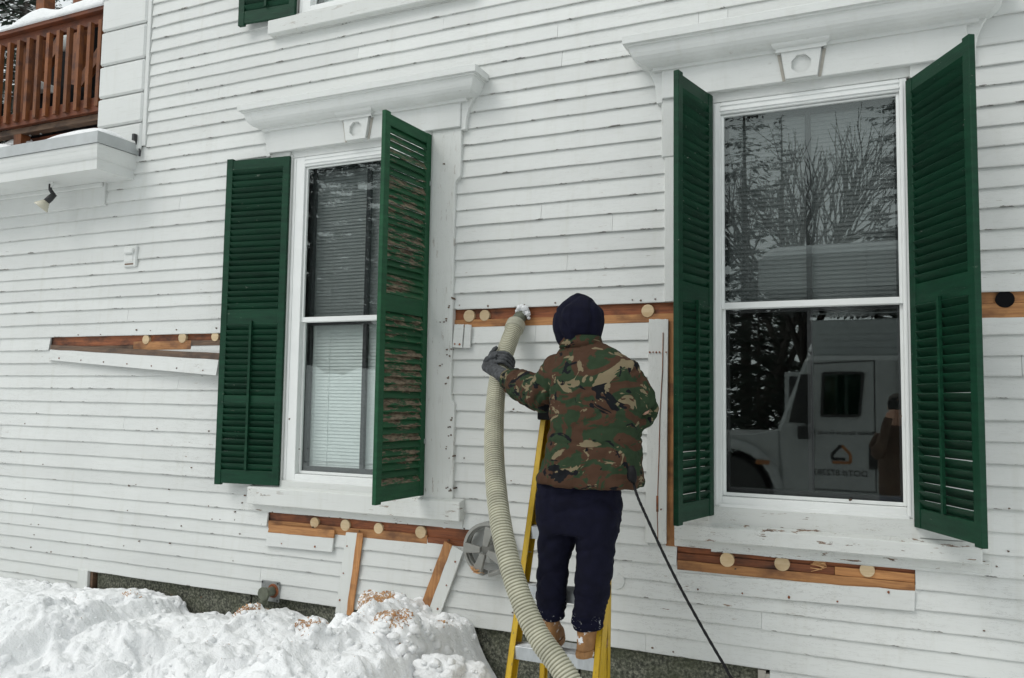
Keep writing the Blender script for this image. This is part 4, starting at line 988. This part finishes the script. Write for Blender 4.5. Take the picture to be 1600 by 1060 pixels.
def jd(p):
    arm = max(0, 1-min((p-eL).length, (p-eL.lerp(wL, .5)).length, (p-eR).length)/.22)
    low = sm(1.62, 1.40, p.z)*.5
    return crease(p)*(.55+1.0*arm)+wr1(p)*(.45+.9*arm+low)+wr2(p)*(.6+arm)-.005*math.exp(-((p.z-1.548)/.008)**2)
jk = garment(T, 'camouflage_jacket', 'camouflage', wk, .0085, 5, jd)
m = MB(); m.rings([ell(nk+V((0, 0, -.045)), .104, .104), ell(nk+V((0, .0, -.01)), .100, .100), ell(nk+V((0, .002, .014)), .094, .095), ell(nk+V((0, .002, .012)), .078, .080), ell(nk+V((0, 0, -.03)), .080, .082)]); m.build('jacket_collar', 'camouflage', jk, smooth=True)
m = MB(); ep = [sL+V((.02, .02, .085)), sL+V((.10, .02, .108)), sL+V((.16, .03, .128))]
for a, c in zip(ep, ep[1:]): m.beam(a, c, .055, .008, (0, 0, 1))
m.build('shoulder_strap', 'camouflage', jk, bevel=.003)
z_ = waist.z-.015
# hood
hc = at(905, 500, YT+.05); H_ = MB()
H_.rings([ell(nk+V((0, .01, -.04)), .095, .095, 24, 0, 2), ell(hc+V((-.004, .0, -.100)), .104, .112, 24, 0, 2.1), ell(hc+V((-.005, .0, -.062)), .118, .128, 24, 0, 2.1), ell(hc+V((-.004, .0, -.030)), .121, .132, 24, 0, 2.1), ell(hc+V((-.002, .0, 0)), .119, .134, 24, 0, 2.1), ell(hc+V((0, .005, .045)), .108, .126, 24, 0, 2.1), ell(hc+V((.002, .01, .080)), .082, .102, 24, 0, 2), ell(hc+V((.004, .01, .106)), .048, .07, 24, 0, 2), ell(hc+V((.006, .01, .122)), .018, .035, 24, 0, 2)])
fw0 = wrinkle(.006, 11)
def fw(p): return fw0(p)-.009*max(0, 1-abs(noise.noise(V((p.x*12+p.z*4, p.y*7, p.z*6))))*5)+.003
garment(H_, 'sweatshirt_hood', 'fleece', wk, .007, 5, lambda p: fw(p)-.045*max(0, 1-((p-(hc+V((0, .15, -.02)))).length/.10))+.004*max(0, 1-abs(p.x-hc.x)/.012))
# trousers
hip = at(904, 765, YT+.01); Lg = MB()
kL, aL, kR, aR = at(864, 880, -.855), at(859, 956, -.86), at(930, 880, -.855), at(918, 972, -.86)
hLp, hRp = at(876, 800, -.85), at(934, 800, -.85)
Lg.rings([ell(hip+V((0, 0, .10)), .19, .13), ell(hip, .205, .14), ell(hip+V((0, 0, -.10)), .208, .14), ell(hip+V((0, 0, -.20)), .20, .132)])
Lg.tube([hLp+V((.01, 0, .10)), hLp, hLp.lerp(kL, .5), kL, kL.lerp(aL, .55), aL, aL+V((0, 0, -.03))], [.100, .102, .090, .074, .071, .071, .058], 18)
Lg.tube([hRp+V((-.01, 0, .10)), hRp, hRp.lerp(kR, .5), kR, kR.lerp(aR, .55), aR, aR+V((0, 0, -.03))], [.100, .105, .097, .086, .079, .074, .060], 18)
w3_, w4_ = wrinkle(.008, 7, (1, 1, 1.6)), wrinkle(.007, 16, (.6, .6, 2.4))
garment(Lg, 'sweatpants', ['fleece', 'cuff_snow'], wk, .009, 5, lambda p: w3_(p)*.8+w4_(p)*sm(.95, .78, p.z)+crease(p)*.8, lambda c: 1 if c.z < .745+.03*noise.noise(c*22) else 0)
# boots
def boot(ank, yaw, zs):
    m = MB(); cy, sy = math.cos(yaw), math.sin(yaw)
    def E(y, a, b_, z): return ell((ank.x-sy*y, ank.y+cy*y, z), a, b_, 20, 0, 2.6, yaw)
    m.rings([E(.055, .041, .135, zs+.026), E(.055, .042, .136, zs+.04), E(.045, .042, .12, zs+.065), E(.02, .042, .085, zs+.095), E(.0, .044, .060, zs+.125), E(-.004, .046, .056, zs+.19)])
    o = garment(m, 'boot', 'boot_leather', wk, .006, 3, wrinkle(.002, 26))
    m = MB(); m.rings([E(.055, .044, .141, zs+.0), E(.055, .046, .143, zs+.012), E(.055, .044, .140, zs+.030)]); m.build('boot_sole', 'boot_leather', o)
    return o
boot(aL+V((0, 0, -.0)), .10, .568); boot(aR, -.08, .568)
# gloves: left hand closed round the hose, right hand half closed in front of the body
def hand_on_tube(c, ax, toward, rad, name):
    ax = ax.normalized(); e1 = (toward-ax*toward.dot(ax)).normalized(); e2 = ax.cross(e1)
    m = MB(); L_ = (0.9, 1.06, 1.0, .8)
    def pt(ang, r, s): return c+ax*s+(e1*math.cos(ang)+e2*math.sin(ang))*r
    for i in range(4):
        s = .034-.0235*i; a1 = 1.25+1.35*L_[i]
        m.tube([pt(.15+t*(a1-.15)/7, rad+.012+(.004 if t in (2, 3) else 0), s*1.08-.004*t*.2) for t in range(8)], [.0108, .0108, .0112, .0108, .0102, .0100, .0095, .0075], 10)
    # palm on the near side, thumb up along the tube
    m.tube([pt(-.75, rad+.024, .002), pt(-.35, rad+.020, .0), pt(.05, rad+.015, 0), pt(.35, rad+.012, 0)], [.036, .042, .041, .032], 14, flat=.5)
    for s in (-.030, -.008, .014, .034): m.tube([pt(-.6, rad+.022, s*.8), pt(-.1, rad+.018, s), pt(.3, rad+.013, s)], [.014, .015, .013], 10)
    m.tube([pt(-.7, rad+.022, .025), pt(-.45, rad+.022, .052), pt(-.20, rad+.018, .078), pt(-.02, rad+.013, .094)], [.017, .0155, .014, .010], 10)
    return m, pt(-.95, rad+.030, -.012)
ax = (hp[1]-hp[3]).normalized(); hcp = hp[2]+ (hp[3]-hp[2])*.12
to = (CAM-hcp).normalized()
gm, wr = hand_on_tube(hcp, ax, (to*.75-_r*.55+V((0, 0, .0))), .054, 'glove')
gm.tube([wr, wr.lerp(wL, .6), wL+(eL-wL)*.06], [.036, .040, .044], 14)
garment(gm, 'glove', 'glove_knit', wk, .0030, 1, wrinkle(.0014, 60))
gm = MB(); pd = (wR-eR).normalized()
gm.tube([wR-pd*.03, wR+pd*.03, wR+pd*.09], [.034, .042, .036], 14, flat=.55)
for i in range(4):
    s = (i-1.5)*.021; sd_ = pd.cross(V((0, 0, 1))).normalized(); b_ = wR+pd*.085+sd_*s
    gm.tube([b_-pd*.02, b_+pd*.03, b_+pd*.052+V((0, 0, -.022)), b_+pd*.045+V((0, 0, -.048))], [.011, .0108, .010, .008], 9)
sd_ = pd.cross(V((0, 0, 1))).normalized(); gm.tube([wR+pd*.02+sd_*-.03, wR+pd*.06+sd_*-.055, wR+pd*.09+sd_*-.05+V((0, 0, -.02))], [.014, .013, .010], 9)
garment(gm, 'glove', 'glove_knit', wk, .0030, 1, wrinkle(.0014, 60))
# the body inside the clothes: one continuous surface with a face under the hood
B_ = MB()
B_.rings([ell(hip, .16, .10), ell(waist, .15, .10), ell(chest, .17, .105), ell(shl, .15, .085), ell(shl.lerp(nk, .7), .07, .07), ell(nk+V((0, .01, .03)), .058, .062), ell(hc+V((0, .03, -.09)), .062, .075, 24, 0, 2), ell(hc+V((0, .028, -.045)), .074, .092, 24, 0, 2), ell(hc+V((0, .025, .01)), .080, .098, 24, 0, 2), ell(hc+V((0, .02, .06)), .068, .085, 24, 0, 2), ell(hc+V((0, .015, .09)), .03, .04, 24, 0, 2)])
B_.tube([hc+V((0, .118, .012)), hc+V((0, .135, -.022)), hc+V((0, .118, -.034))], [.010, .016, .012], 8)       # nose
B_.tube([hc+V((-.026, .112, -.066)), hc+V((0, .117, -.064)), hc+V((.026, .112, -.066))], [.006, .009, .006], 8)  # mouth
for s in (-1, 1): B_.tube([hc+V((.079*s, .03, .01)), hc+V((.086*s, .02, -.01)), hc+V((.08*s, .025, -.035))], [.010, .013, .009], 8)
for a, b2, c in ((hLp, kL, aL), (hRp, kR, aR)): B_.tube([a+V((0, 0, .08)), a, b2, c, c+V((0, 0, -.10))], [.08, .08, .058, .045, .04], 12)
for a, b2, c in ((sL, eL, wL), (sR, eR, wR)): B_.tube([a, b2, c], [.04, .03, .025], 12)
bo_ = garment(B_, 'body', 'skin', wk, .008, 3, lambda p: -.006*max(0, 1-min((p-(hc+V((.032, .118, .012)))).length, (p-(hc+V((-.032, .118, .012)))).length)/.02))
# control cord from the worker's hip to the truck
m = MB(); cd_ = bez([at(988, 742, -.93), at(994, 770, -1.0), at(1012, 812, -1.03), at(1050, 893, -1.08), at(1090, 968, -1.12), at(1130, 1037, -1.16), at(1160, 1082, -1.2), V((-.15, -1.3, .25)), V((.1, -1.6, .06)), V((.8, -3.0, .03)), V((.9, -6, .03))], 10)
m.tube(cd_, [.0058+.0012*(i % 2) for i in range(len(cd_))], 8)
co_ = m.build('control_cord', 'black_rubber', None, smooth=True); tag(co_, 'thin black cord running from the jacket down to the lower right', 'cord')
m = MB(); m.tube([at(986, 728, -.99), at(988, 738, -.99), at(989, 748, -.985), at(990, 754, -.98)], [.012, .019, .019, .012], 10); m.build('cord_grip', 'black_rubber', co_, smooth=True)
# ---------------------------------------------------------------- what the windows reflect: truck, photographer, neighbours, trees
TY = 7.0                                   # near side of the truck stands 7 m out from the wall
def tp(u, v): p = atm(u, v, TY); return (p.x, p.z)
tr = empty('work_truck', (-.9, -8.0, 0)); tag(tr, 'white insulation truck reflected in the dark window', 'truck')
rz = tp(1330, 556)[1]; y0, y1 = -TY-2.1, -TY
hz = tp(1200, 668)[1]; xd0, xd1 = tp(1268, 600)[0], tp(1366, 600)[0]; ws0 = tp(1216, 660)[0]; bz = tp(1300, 782)[1]
hfx = -3.55
cab = [(ws0, bz), (xd1+.75, bz), (xd1+.75, rz), (tp(1258, 560)[0], rz), (ws0-.02, hz)]
m = MB(); m.prism(cab, y0, y1); cabo = m.build('cab', 'truck_white', tr, bevel=.05)
whx, whz, whr = tp(1136, 790)[0], .50, .52
pts = [(hfx, .55), (hfx-.08, .95), (hfx+.05, 1.28), (ws0-.35, hz-.10), (ws0-.005, hz-.02), (ws0-.005, bz)]
pts += [(whx+(whr+.12)*math.cos(a), max(.45, whz+(whr+.12)*math.sin(a))) for a in (math.pi*i/10 for i in range(11))]
m = MB(); m.prism(pts, y0+.15, y1-.02); m.build('hood', 'truck_white', tr, bevel=.06)
m = MB(); R = []
for i in range(13):
    a = math.pi*i/12; R.append([V((whx+r*math.cos(a), y, whz+r*math.sin(a))) for r, y in ((whr+.10, y1-.3), (whr+.10, y1+.07), (whr+.22, y1+.06), (whr+.24, y1-.3))])
m.rings(R); m.build('fender', 'truck_white', tr, smooth=True)
for yy in (y1-.14, y0+.14):
    for xx in (whx, whx+4.4):
        R = [[V((xx+r*math.cos(a), yy+yo, whz+r*math.sin(a))) for a in (2*math.pi*q/28 for q in range(28))] for r, yo in ((.28, -.13), (whr-.03, -.13), (whr, -.10), (whr, .10), (whr-.03, .13), (.28, .13))]
        m = MB(); m.rings(R); wo_ = m.build('wheel', 'truck_black', tr, smooth=False); m = MB(); m.tube([(xx, yy-.12, whz), (xx, yy+.12, whz)], [.27, .27], 20); m.build('rim', 'galvanised', wo_)
m = MB(); wq = [tp(1283, 650), tp(1342, 650), tp(1348, 583), tp(1286, 583)]; m.prism(wq, y1+.004, y1+.012); m.build('side_window', 'truck_glass', tr)
m = MB()
for a, c in zip(wq, wq[1:]+wq[:1]): m.beam((a[0], y1+.01, a[1]), (c[0], y1+.01, c[1]), .035, .03, (0, 1, 0))
m.build('window_seal', 'truck_black', tr)
wq2 = [tp(1231, 660), tp(1266, 662), tp(1266, 585), tp(1250, 585)]; m = MB(); m.prism(wq2, y1+.004, y1+.014); m.build('vent_window', 'truck_black', tr)
m = MB()
for a, c in (((xd0, bz+.12), (xd0, rz-.12)), ((xd1, bz+.12), (xd1, rz-.06)), ((xd0, rz-.1), (xd1, rz-.06)), ((xd0, bz+.12), (xd1, bz+.12))): m.beam((a[0], y1+.002, a[1]), (c[0], y1+.002, c[1]), .012, .01, (0, 1, 0))
m.build('door_seam', 'truck_black', tr)
m = MB(); p = tp(1258, 672); m.box(p[0]-.09, p[0]+.07, y1+.03, y1+.20, p[1]-.12, p[1]+.05); m.beam((p[0]+.02, y1+.1, p[1]+.05), (p[0]+.05, y1+.02, p[1]+.5), .03, .03); m.build('mirror', 'truck_black', tr, bevel=.02)
m = MB(); p = tp(1192, 722); m.box(p[0]-.10, p[0]+.08, y1+.06, y1+.08, p[1]-.035, p[1]+.02); m.build('side_marker', 'orange_paint', tr)
m = MB(); m.box(hfx, xd1+5.2, y0+.25, y1-.25, .55, .85); m.build('chassis', 'truck_black', tr)
bx0 = tp(1404, 560)[0]; bxz = rz+.05
m = MB(); m.box(bx0, bx0+4.3, y0-.12, y1+.10, .95, bxz); m.build('box_body', 'house_grey', tr, bevel=.03)
m = MB(); p = tp(1375, 715); m.box(p[0]-.13, p[0]+.13, y1+.002, y1+.02, p[1]-.16, p[1]+.16); m.build('step_panel', 'truck_black', tr)
def text(s, p, size, mat, parent):
    c = bpy.data.curves.new('t', 'FONT'); c.body = s; c.size = size; c.align_x = 'CENTER'; c.extrude = .001
    o = bpy.data.objects.new('t', c); COL.objects.link(o); d = bpy.context.evaluated_depsgraph_get(); d.update()
    me = bpy.data.meshes.new_from_object(o.evaluated_get(d)); bpy.data.objects.remove(o); me.materials.clear(); me.materials.append(MATS[mat]); me.name = 'lettering'
    q = link_mesh('lettering', me, parent); q.rotation_euler = (math.pi/2, 0, math.pi); q.location = p; q.matrix_parent_inverse = WM[parent.name].inverted(); return q
xm = (xd0+xd1)/2
p = tp(1313, 677); text('Builder Services Group, Inc.', (p[0], y1+.006, p[1]-.02), .072, 'truck_black', tr)
p = tp(1312, 741); text('DOT# 872283', (p[0], y1+.006, p[1]-.03), .11, 'truck_black', tr)
p = tp(1314, 712); lx, lz = p
m = MB(); s = .11
for a, c in (((-1, -.9), (1, -.9)), ((-1, -.9), (-1, .1)), ((-1, .1), (-.05, 1.1))): m.beam((lx-a[0]*s, y1+.006, lz+a[1]*s), (lx-c[0]*s, y1+.006, lz+c[1]*s), .035, .004, (0, 1, 0))
m.build('house_emblem', 'orange_paint', tr)
m = MB()
for a, c in (((1, -.5), (1, .1)), ((1, .1), (.05, 1.1)), ((-.4, -.5), (1, -.5))): m.beam((lx-a[0]*s, y1+.006, lz+a[1]*s), (lx-c[0]*s, y1+.006, lz+c[1]*s), .035, .004, (0, 1, 0))
m.build('house_emblem', 'truck_black', tr)

# photographer holding the camera up, seen only in the glass
ph = empty('person', (.06, -4.92, 0)); tag(ph, 'person in brown jacket holding up a camera, reflected in the dark window', 'person')
X, Yp = .055, -4.90; hcz = 1.735
m = MB(); m.rings([ell((X, Yp, .80), .19, .14), ell((X, Yp, 1.0), .185, .135), ell((X, Yp, 1.25), .20, .14), ell((X, Yp, 1.42), .19, .12), ell((X, Yp+.01, 1.50), .10, .08), ell((X, Yp+.015, 1.54), .07, .07)])
for s in (-1, 1): m.tube([(X+s*.16, Yp, 1.43), (X+s*.22, Yp+.03, 1.30), (X+s*.20, Yp+.12, 1.22), (X+s*.13, Yp+.22, 1.42), (X+s*.08, Yp+.235, 1.62)], [.06, .065, .062, .05, .04], 12)
garment(m, 'brown_jacket', 'jacket_brown', ph, .014, 4, wrinkle(.008, 10))
m = MB(); m.rings([ell((X, Yp, .70), .18, .13), ell((X, Yp, .85), .185, .135), ell((X, Yp, .95), .17, .125)])
for s in (-1, 1): m.tube([(X+s*.09, Yp, .85), (X+s*.10, Yp, .5), (X+s*.11, Yp-.01, .06)], [.095, .075, .065], 12)
garment(m, 'jeans', 'denim', ph, .014, 4, wrinkle(.006, 10))
m = MB(); m.rings([ell((X, Yp+.01, 1.2), .12, .08), ell((X, Yp+.02, 1.48), .06, .06), ell((X, Yp+.03, 1.60), .058, .07, 24, 0, 2), ell((X, Yp+.035, 1.66), .072, .09, 24, 0, 2), ell((X, Yp+.03, 1.73), .078, .098, 24, 0, 2), ell((X, Yp+.025, 1.80), .066, .085, 24, 0, 2), ell((X, Yp+.02, 1.84), .03, .04, 24, 0, 2)])
m.tube([(X, Yp+.125, 1.74), (X, Yp+.142, 1.70), (X, Yp+.124, 1.69)], [.009, .014, .011], 8)
for s in (-1, 1):
    m.tube([(X+s*.078, Yp+.03, 1.74), (X+s*.084, Yp+.02, 1.70)], [.011, .01], 8)
    bx_ = V((X+s*.08, Yp+.235, 1.62)); m.tube([bx_+V((0, 0, -.05)), bx_, bx_+V((-s*.012, .006, .05))], [.025, .034, .03], 10)
    for i in range(4): m.tube([bx_+V((-s*.01, .012-.0*i, .055-.018*i)), bx_+V((-s*.03, .028, .058-.018*i)), bx_+V((-s*.052, .026, .056-.018*i))], [.0095, .009, .0075], 8)
    m.tube([bx_+V((-s*.01, -.015, .03)), bx_+V((-s*.03, -.03, .055))], [.012, .010], 8)
garment(m, 'body', 'skin', ph, .006, 2)
m = MB(); m.rings([ell((X, Yp+.0, 1.69), .082, .085, 24, 0, 2), ell((X, Yp+.0, 1.77), .088, .10, 24, 0, 2), ell((X, Yp+.01, 1.83), .074, .095, 24, 0, 2), ell((X, Yp+.01, 1.865), .03, .04, 24, 0, 2)]); garment(m, 'hair', 'bark', ph, .008, 2, wrinkle(.006, 30))
m = MB()
for s in (-1, 1): m.rings([ell((X+s*.11, Yp+.06, .0), .05, .14), ell((X+s*.11, Yp+.06, .05), .05, .14), ell((X+s*.11, Yp+.0, .11), .05, .07)])
m.build('shoes', 'truck_black', ph)
cm = empty('photo_camera', (.04, -4.68, 1.70)); tag(cm, 'black camera held to the face of the reflected photographer', 'camera')
m = MB(); m.box(-.03, .11, -4.70, -4.655, 1.70, 1.80); m.box(.01, .06, -4.70, -4.66, 1.80, 1.825); m.build('camera_body', 'truck_black', cm, bevel=.008)

# neighbour's house with porch
nh = empty('neighbour_house', (-1, -15, 0)); tag(nh, 'grey neighbouring house with a snow-covered porch roof reflected in the dark window', 'house')
NY_ = -15.0
HX0 = atm(1268, 560, 15).x
m = MB(); m.box(HX0, 6.0, NY_-6, NY_, 0, 3.6); m.build('wall', 'house_grey', nh)
m = MB()
for i in range(24): m.box(HX0, 6.0, NY_, NY_+.012, .3+i*.15, .3+i*.15+.02)
m.build('siding_edge', 'house_grey', nh)
RZ1 = atm(1300, 379, 14.7).z; RZ0 = atm(1300, 449, 14.7).z; RX = atm(1184, 385, 14.7).x
m = MB(); m.prism([(RX, RZ0), (6.4, RZ0), (6.4, RZ1-.28), (RX, RZ1-.28)], NY_-6.3, NY_+.3); ro = m.build('roof', 'truck_white', nh)
m = MB(); m.prism([(RX+.01, RZ1-.278), (6.4, RZ1-.278), (6.4, RZ1), (3, RZ1+.05), (1, RZ1), (RX+.4, RZ1), (RX+.05, RZ1-.15)], NY_-6.2, NY_+.2); m.build('roof_snow', 'snow', nh, bevel=.12)
xa, xb = HX0+.05, 4.5
m = MB(); m.box(xa, xb, NY_+.02, NY_+1.9, 2.55, 2.72); m.build('porch_roof', 'truck_white', nh)
for i in range(5):
    xx = xa+.15+i*(xb-xa-.3)/4; board(xx-.06, xx+.06, 0, 2.55, NY_+1.75, NY_+1.87, 'porch_post', 'truck_white', nh)
m = MB()
for i in range(70):
    xx = -5.2+i*.135
    for sg in (-1, 1): m.beam((xx, NY_+1.82+.004*sg, .55), (xx+sg*.5, NY_+1.82+.004*sg, 1.05), .022, .008, (0, 1, 0))
tag(m.build('lattice', 'truck_white', nh), kind='stuff')
for i, xx in enumerate((atm(1258, 560, 15).x+.1, .9, 2.6)):
    m = MB(); m.box(xx-.55, xx+.55, NY_+.013, NY_+.06, .9, 2.45); wq_ = m.build('window', 'truck_white', nh); m = MB(); m.box(xx-.45, xx+.45, NY_+.062, NY_+.07, 1.0, 2.35); m.build('pane', 'truck_black', nh)

# unseen snow ridge added to whiten the left window's lower reflection
m = MB(); nx_, ny_ = 90, 14
m.v = [(-34+26*i/nx_, -16.5-3.2*(j/ny_-.5)*2, max(-.1, 3.1*max(0, math.cos((j/ny_-.5)*math.pi))**.8*(.8+.25*noise.noise(V((i*.35, 1, 0))))*sm(0, 8, nx_-i)+.12*noise.noise(V((i*.9, j*.9, 3))))) for j in range(ny_+1) for i in range(nx_+1)]
m.f = [(j*(nx_+1)+i, j*(nx_+1)+i+1, (j+1)*(nx_+1)+i+1, (j+1)*(nx_+1)+i) for j in range(ny_) for i in range(nx_)]; m.mi = [0]*len(m.f)
tag(m.build('ploughed_snow', 'snow', None, smooth=True), kind='structure')

# trees
def conifer(name, base, H, R, seed, label, dens=1.0, snowy=False):
    rr = random.Random(seed); o = empty(name, base); tag(o, label, 'tree', 'conifers around the house'); B = V(base)
    m = MB(); m.tube([B+V((0, 0, H*t)) for t in (0, .3, .6, .98)], [H*.016, H*.012, H*.007, .01], 8); m.build('trunk', 'bark', o, smooth=True)
    lf = MB(); br = MB()
    n = int(H*14*dens)
    for i in range(n):
        t = (i+rr.random())/n; z = H*(.10+.89*t); L = R*(1-t)**.8*rr.uniform(.65, 1.1)+.12; a = rr.uniform(0, 6.283); dr = V((math.cos(a), math.sin(a), 0))
        up = .25-.75*(1-t); p0 = B+V((0, 0, z)); p1 = p0+dr*L*.55+V((0, 0, L*up*.35)); p2 = p0+dr*L+V((0, 0, L*up*.55+.04*L))
        br.tube([p0, p1, p2], [.012+.012*(1-t), .008, .003], 4, False)
        ns = max(6, int(L*15*dens)); sd_ = dr.cross(V((0, 0, 1)))
        for j in range(ns):
            q = rr.random()**.75; c = (p0.lerp(p1, q*2) if q < .5 else p1.lerp(p2, q*2-1)); s = rr.choice((-1, 1)); ln = (.10+.34*L*(1-q)*.55+.05)*rr.uniform(.6, 1.2)
            tip_ = c+dr*ln*.55+sd_*s*ln*.8+V((0, 0, -ln*rr.uniform(.0, .55))); wv = ln*.20
            nn = V((rr.uniform(-.3, .3), rr.uniform(-.3, .3), 1)); sdw = (tip_-c).cross(nn).normalized()*wv
            lf.add([c-sdw*.3, c.lerp(tip_, .5)-sdw, tip_, c.lerp(tip_, .5)+sdw], [(0, 1, 2, 3)], 1 if snowy and rr.random() < .22 else 0)
    br.build('branches', 'bark', o, fix=False); lf.build('crown', ['needles', 'snow'], o, fix=False); return o
def bare(name, base, H, seed, label):
    rr = random.Random(seed); o = empty(name, base); tag(o, label, 'tree'); B = V(base); m = MB(); tw = MB()
    def grow(p, d, L, r, lv):
        mid = p+d*L*.5+V((rr.gauss(0, .03), rr.gauss(0, .03), 0))*L; e = p+d*L+V((rr.gauss(0, .05), rr.gauss(0, .05), rr.gauss(.03, .03)))*L
        (m if lv == 0 else tw).tube([p, mid, e], [r, r*.85, r*.62], 7 if lv < 2 else 4, False)
        if lv >= 5: return
        for i in range(3 if lv else 4):
            a = rr.uniform(0, 6.283); sp = rr.uniform(.30, .62); pr_ = d.cross(V((math.cos(a), math.sin(a), .2))).normalized()
            nd = (d*math.cos(sp)+pr_*math.sin(sp)+V((0, 0, .12))).normalized(); st = p.lerp(e, rr.uniform(.55, 1.0) if i else 1.0)
            grow(st, nd, L*rr.uniform(.62, .82), max(.006, r*.56), lv+1)
    grow(B, V((0, 0, 1)), H*.27, H*.017, 0)
    m.build('trunk', 'bark', o, smooth=True); tw.build('crown', 'bark', o, fix=False); return o
def ground_at(u, yv): p = atm(u, 640, yv); return (p.x, -yv, 0)
conifer('spruce_tree', ground_at(1165, 24), 13.5, 3.3, 11, 'dark spruce reflected at the left of the dark window')
conifer('spruce_tree', ground_at(1225, 31), 14, 3.2, 12, 'tall spruce reflected behind the bare tree')
conifer('spruce_tree', ground_at(1418, 23), 14.5, 2.8, 13, 'dark spruce reflected at the right edge of the dark window')
conifer('spruce_tree', ground_at(1372, 21), 7.4, 2.1, 14, 'shorter spruce reflected in front of the right spruce')
for i, (u, yv, H, R, lb) in enumerate([(610, 24, 15, 4.2, 'broad spruce reflected at the right of the window with blinds'), (545, 26, 17, 4.4, 'tallest spruce reflected in the middle of the window with blinds'), (480, 23, 15, 4.2, 'spruce reflected at the left of the window with blinds')]):
    conifer('spruce_tree', ground_at(u, yv), H, R, 50+i, lb, 1.5)
conifer('spruce_tree', ground_at(1185, 17.5), 5.2, 2.2, 17, 'low dark spruce reflected behind the hood of the truck', 1.3)
conifer('spruce_tree', ground_at(1130, 18.5), 6, 2.4, 18, 'low dark spruce reflected at the lower left of the dark window', 1.3)
bare('bare_tree', ground_at(1262, 20), 11.5, 21, 'leafless tree with fine branches reflected in the dark window')
bare('bare_tree', ground_at(1190, 22), 12, 22, 'leafless tree reflected among the spruces at the left')
for i, (x, y, H, lb) in enumerate([(-13.2, 5.5, 12.5, 'snowy conifer behind the balcony at the top left corner'), (-15.6, 5.8, 13, 'snowy conifer partly hidden behind the left balcony post'), (-19.5, 8.5, 15, 'farther snowy conifer glimpsed above the balcony rail')]):
    conifer('pine_tree', (x, y, 0), H, 2.6, 31+i, lb, 1.3, True)
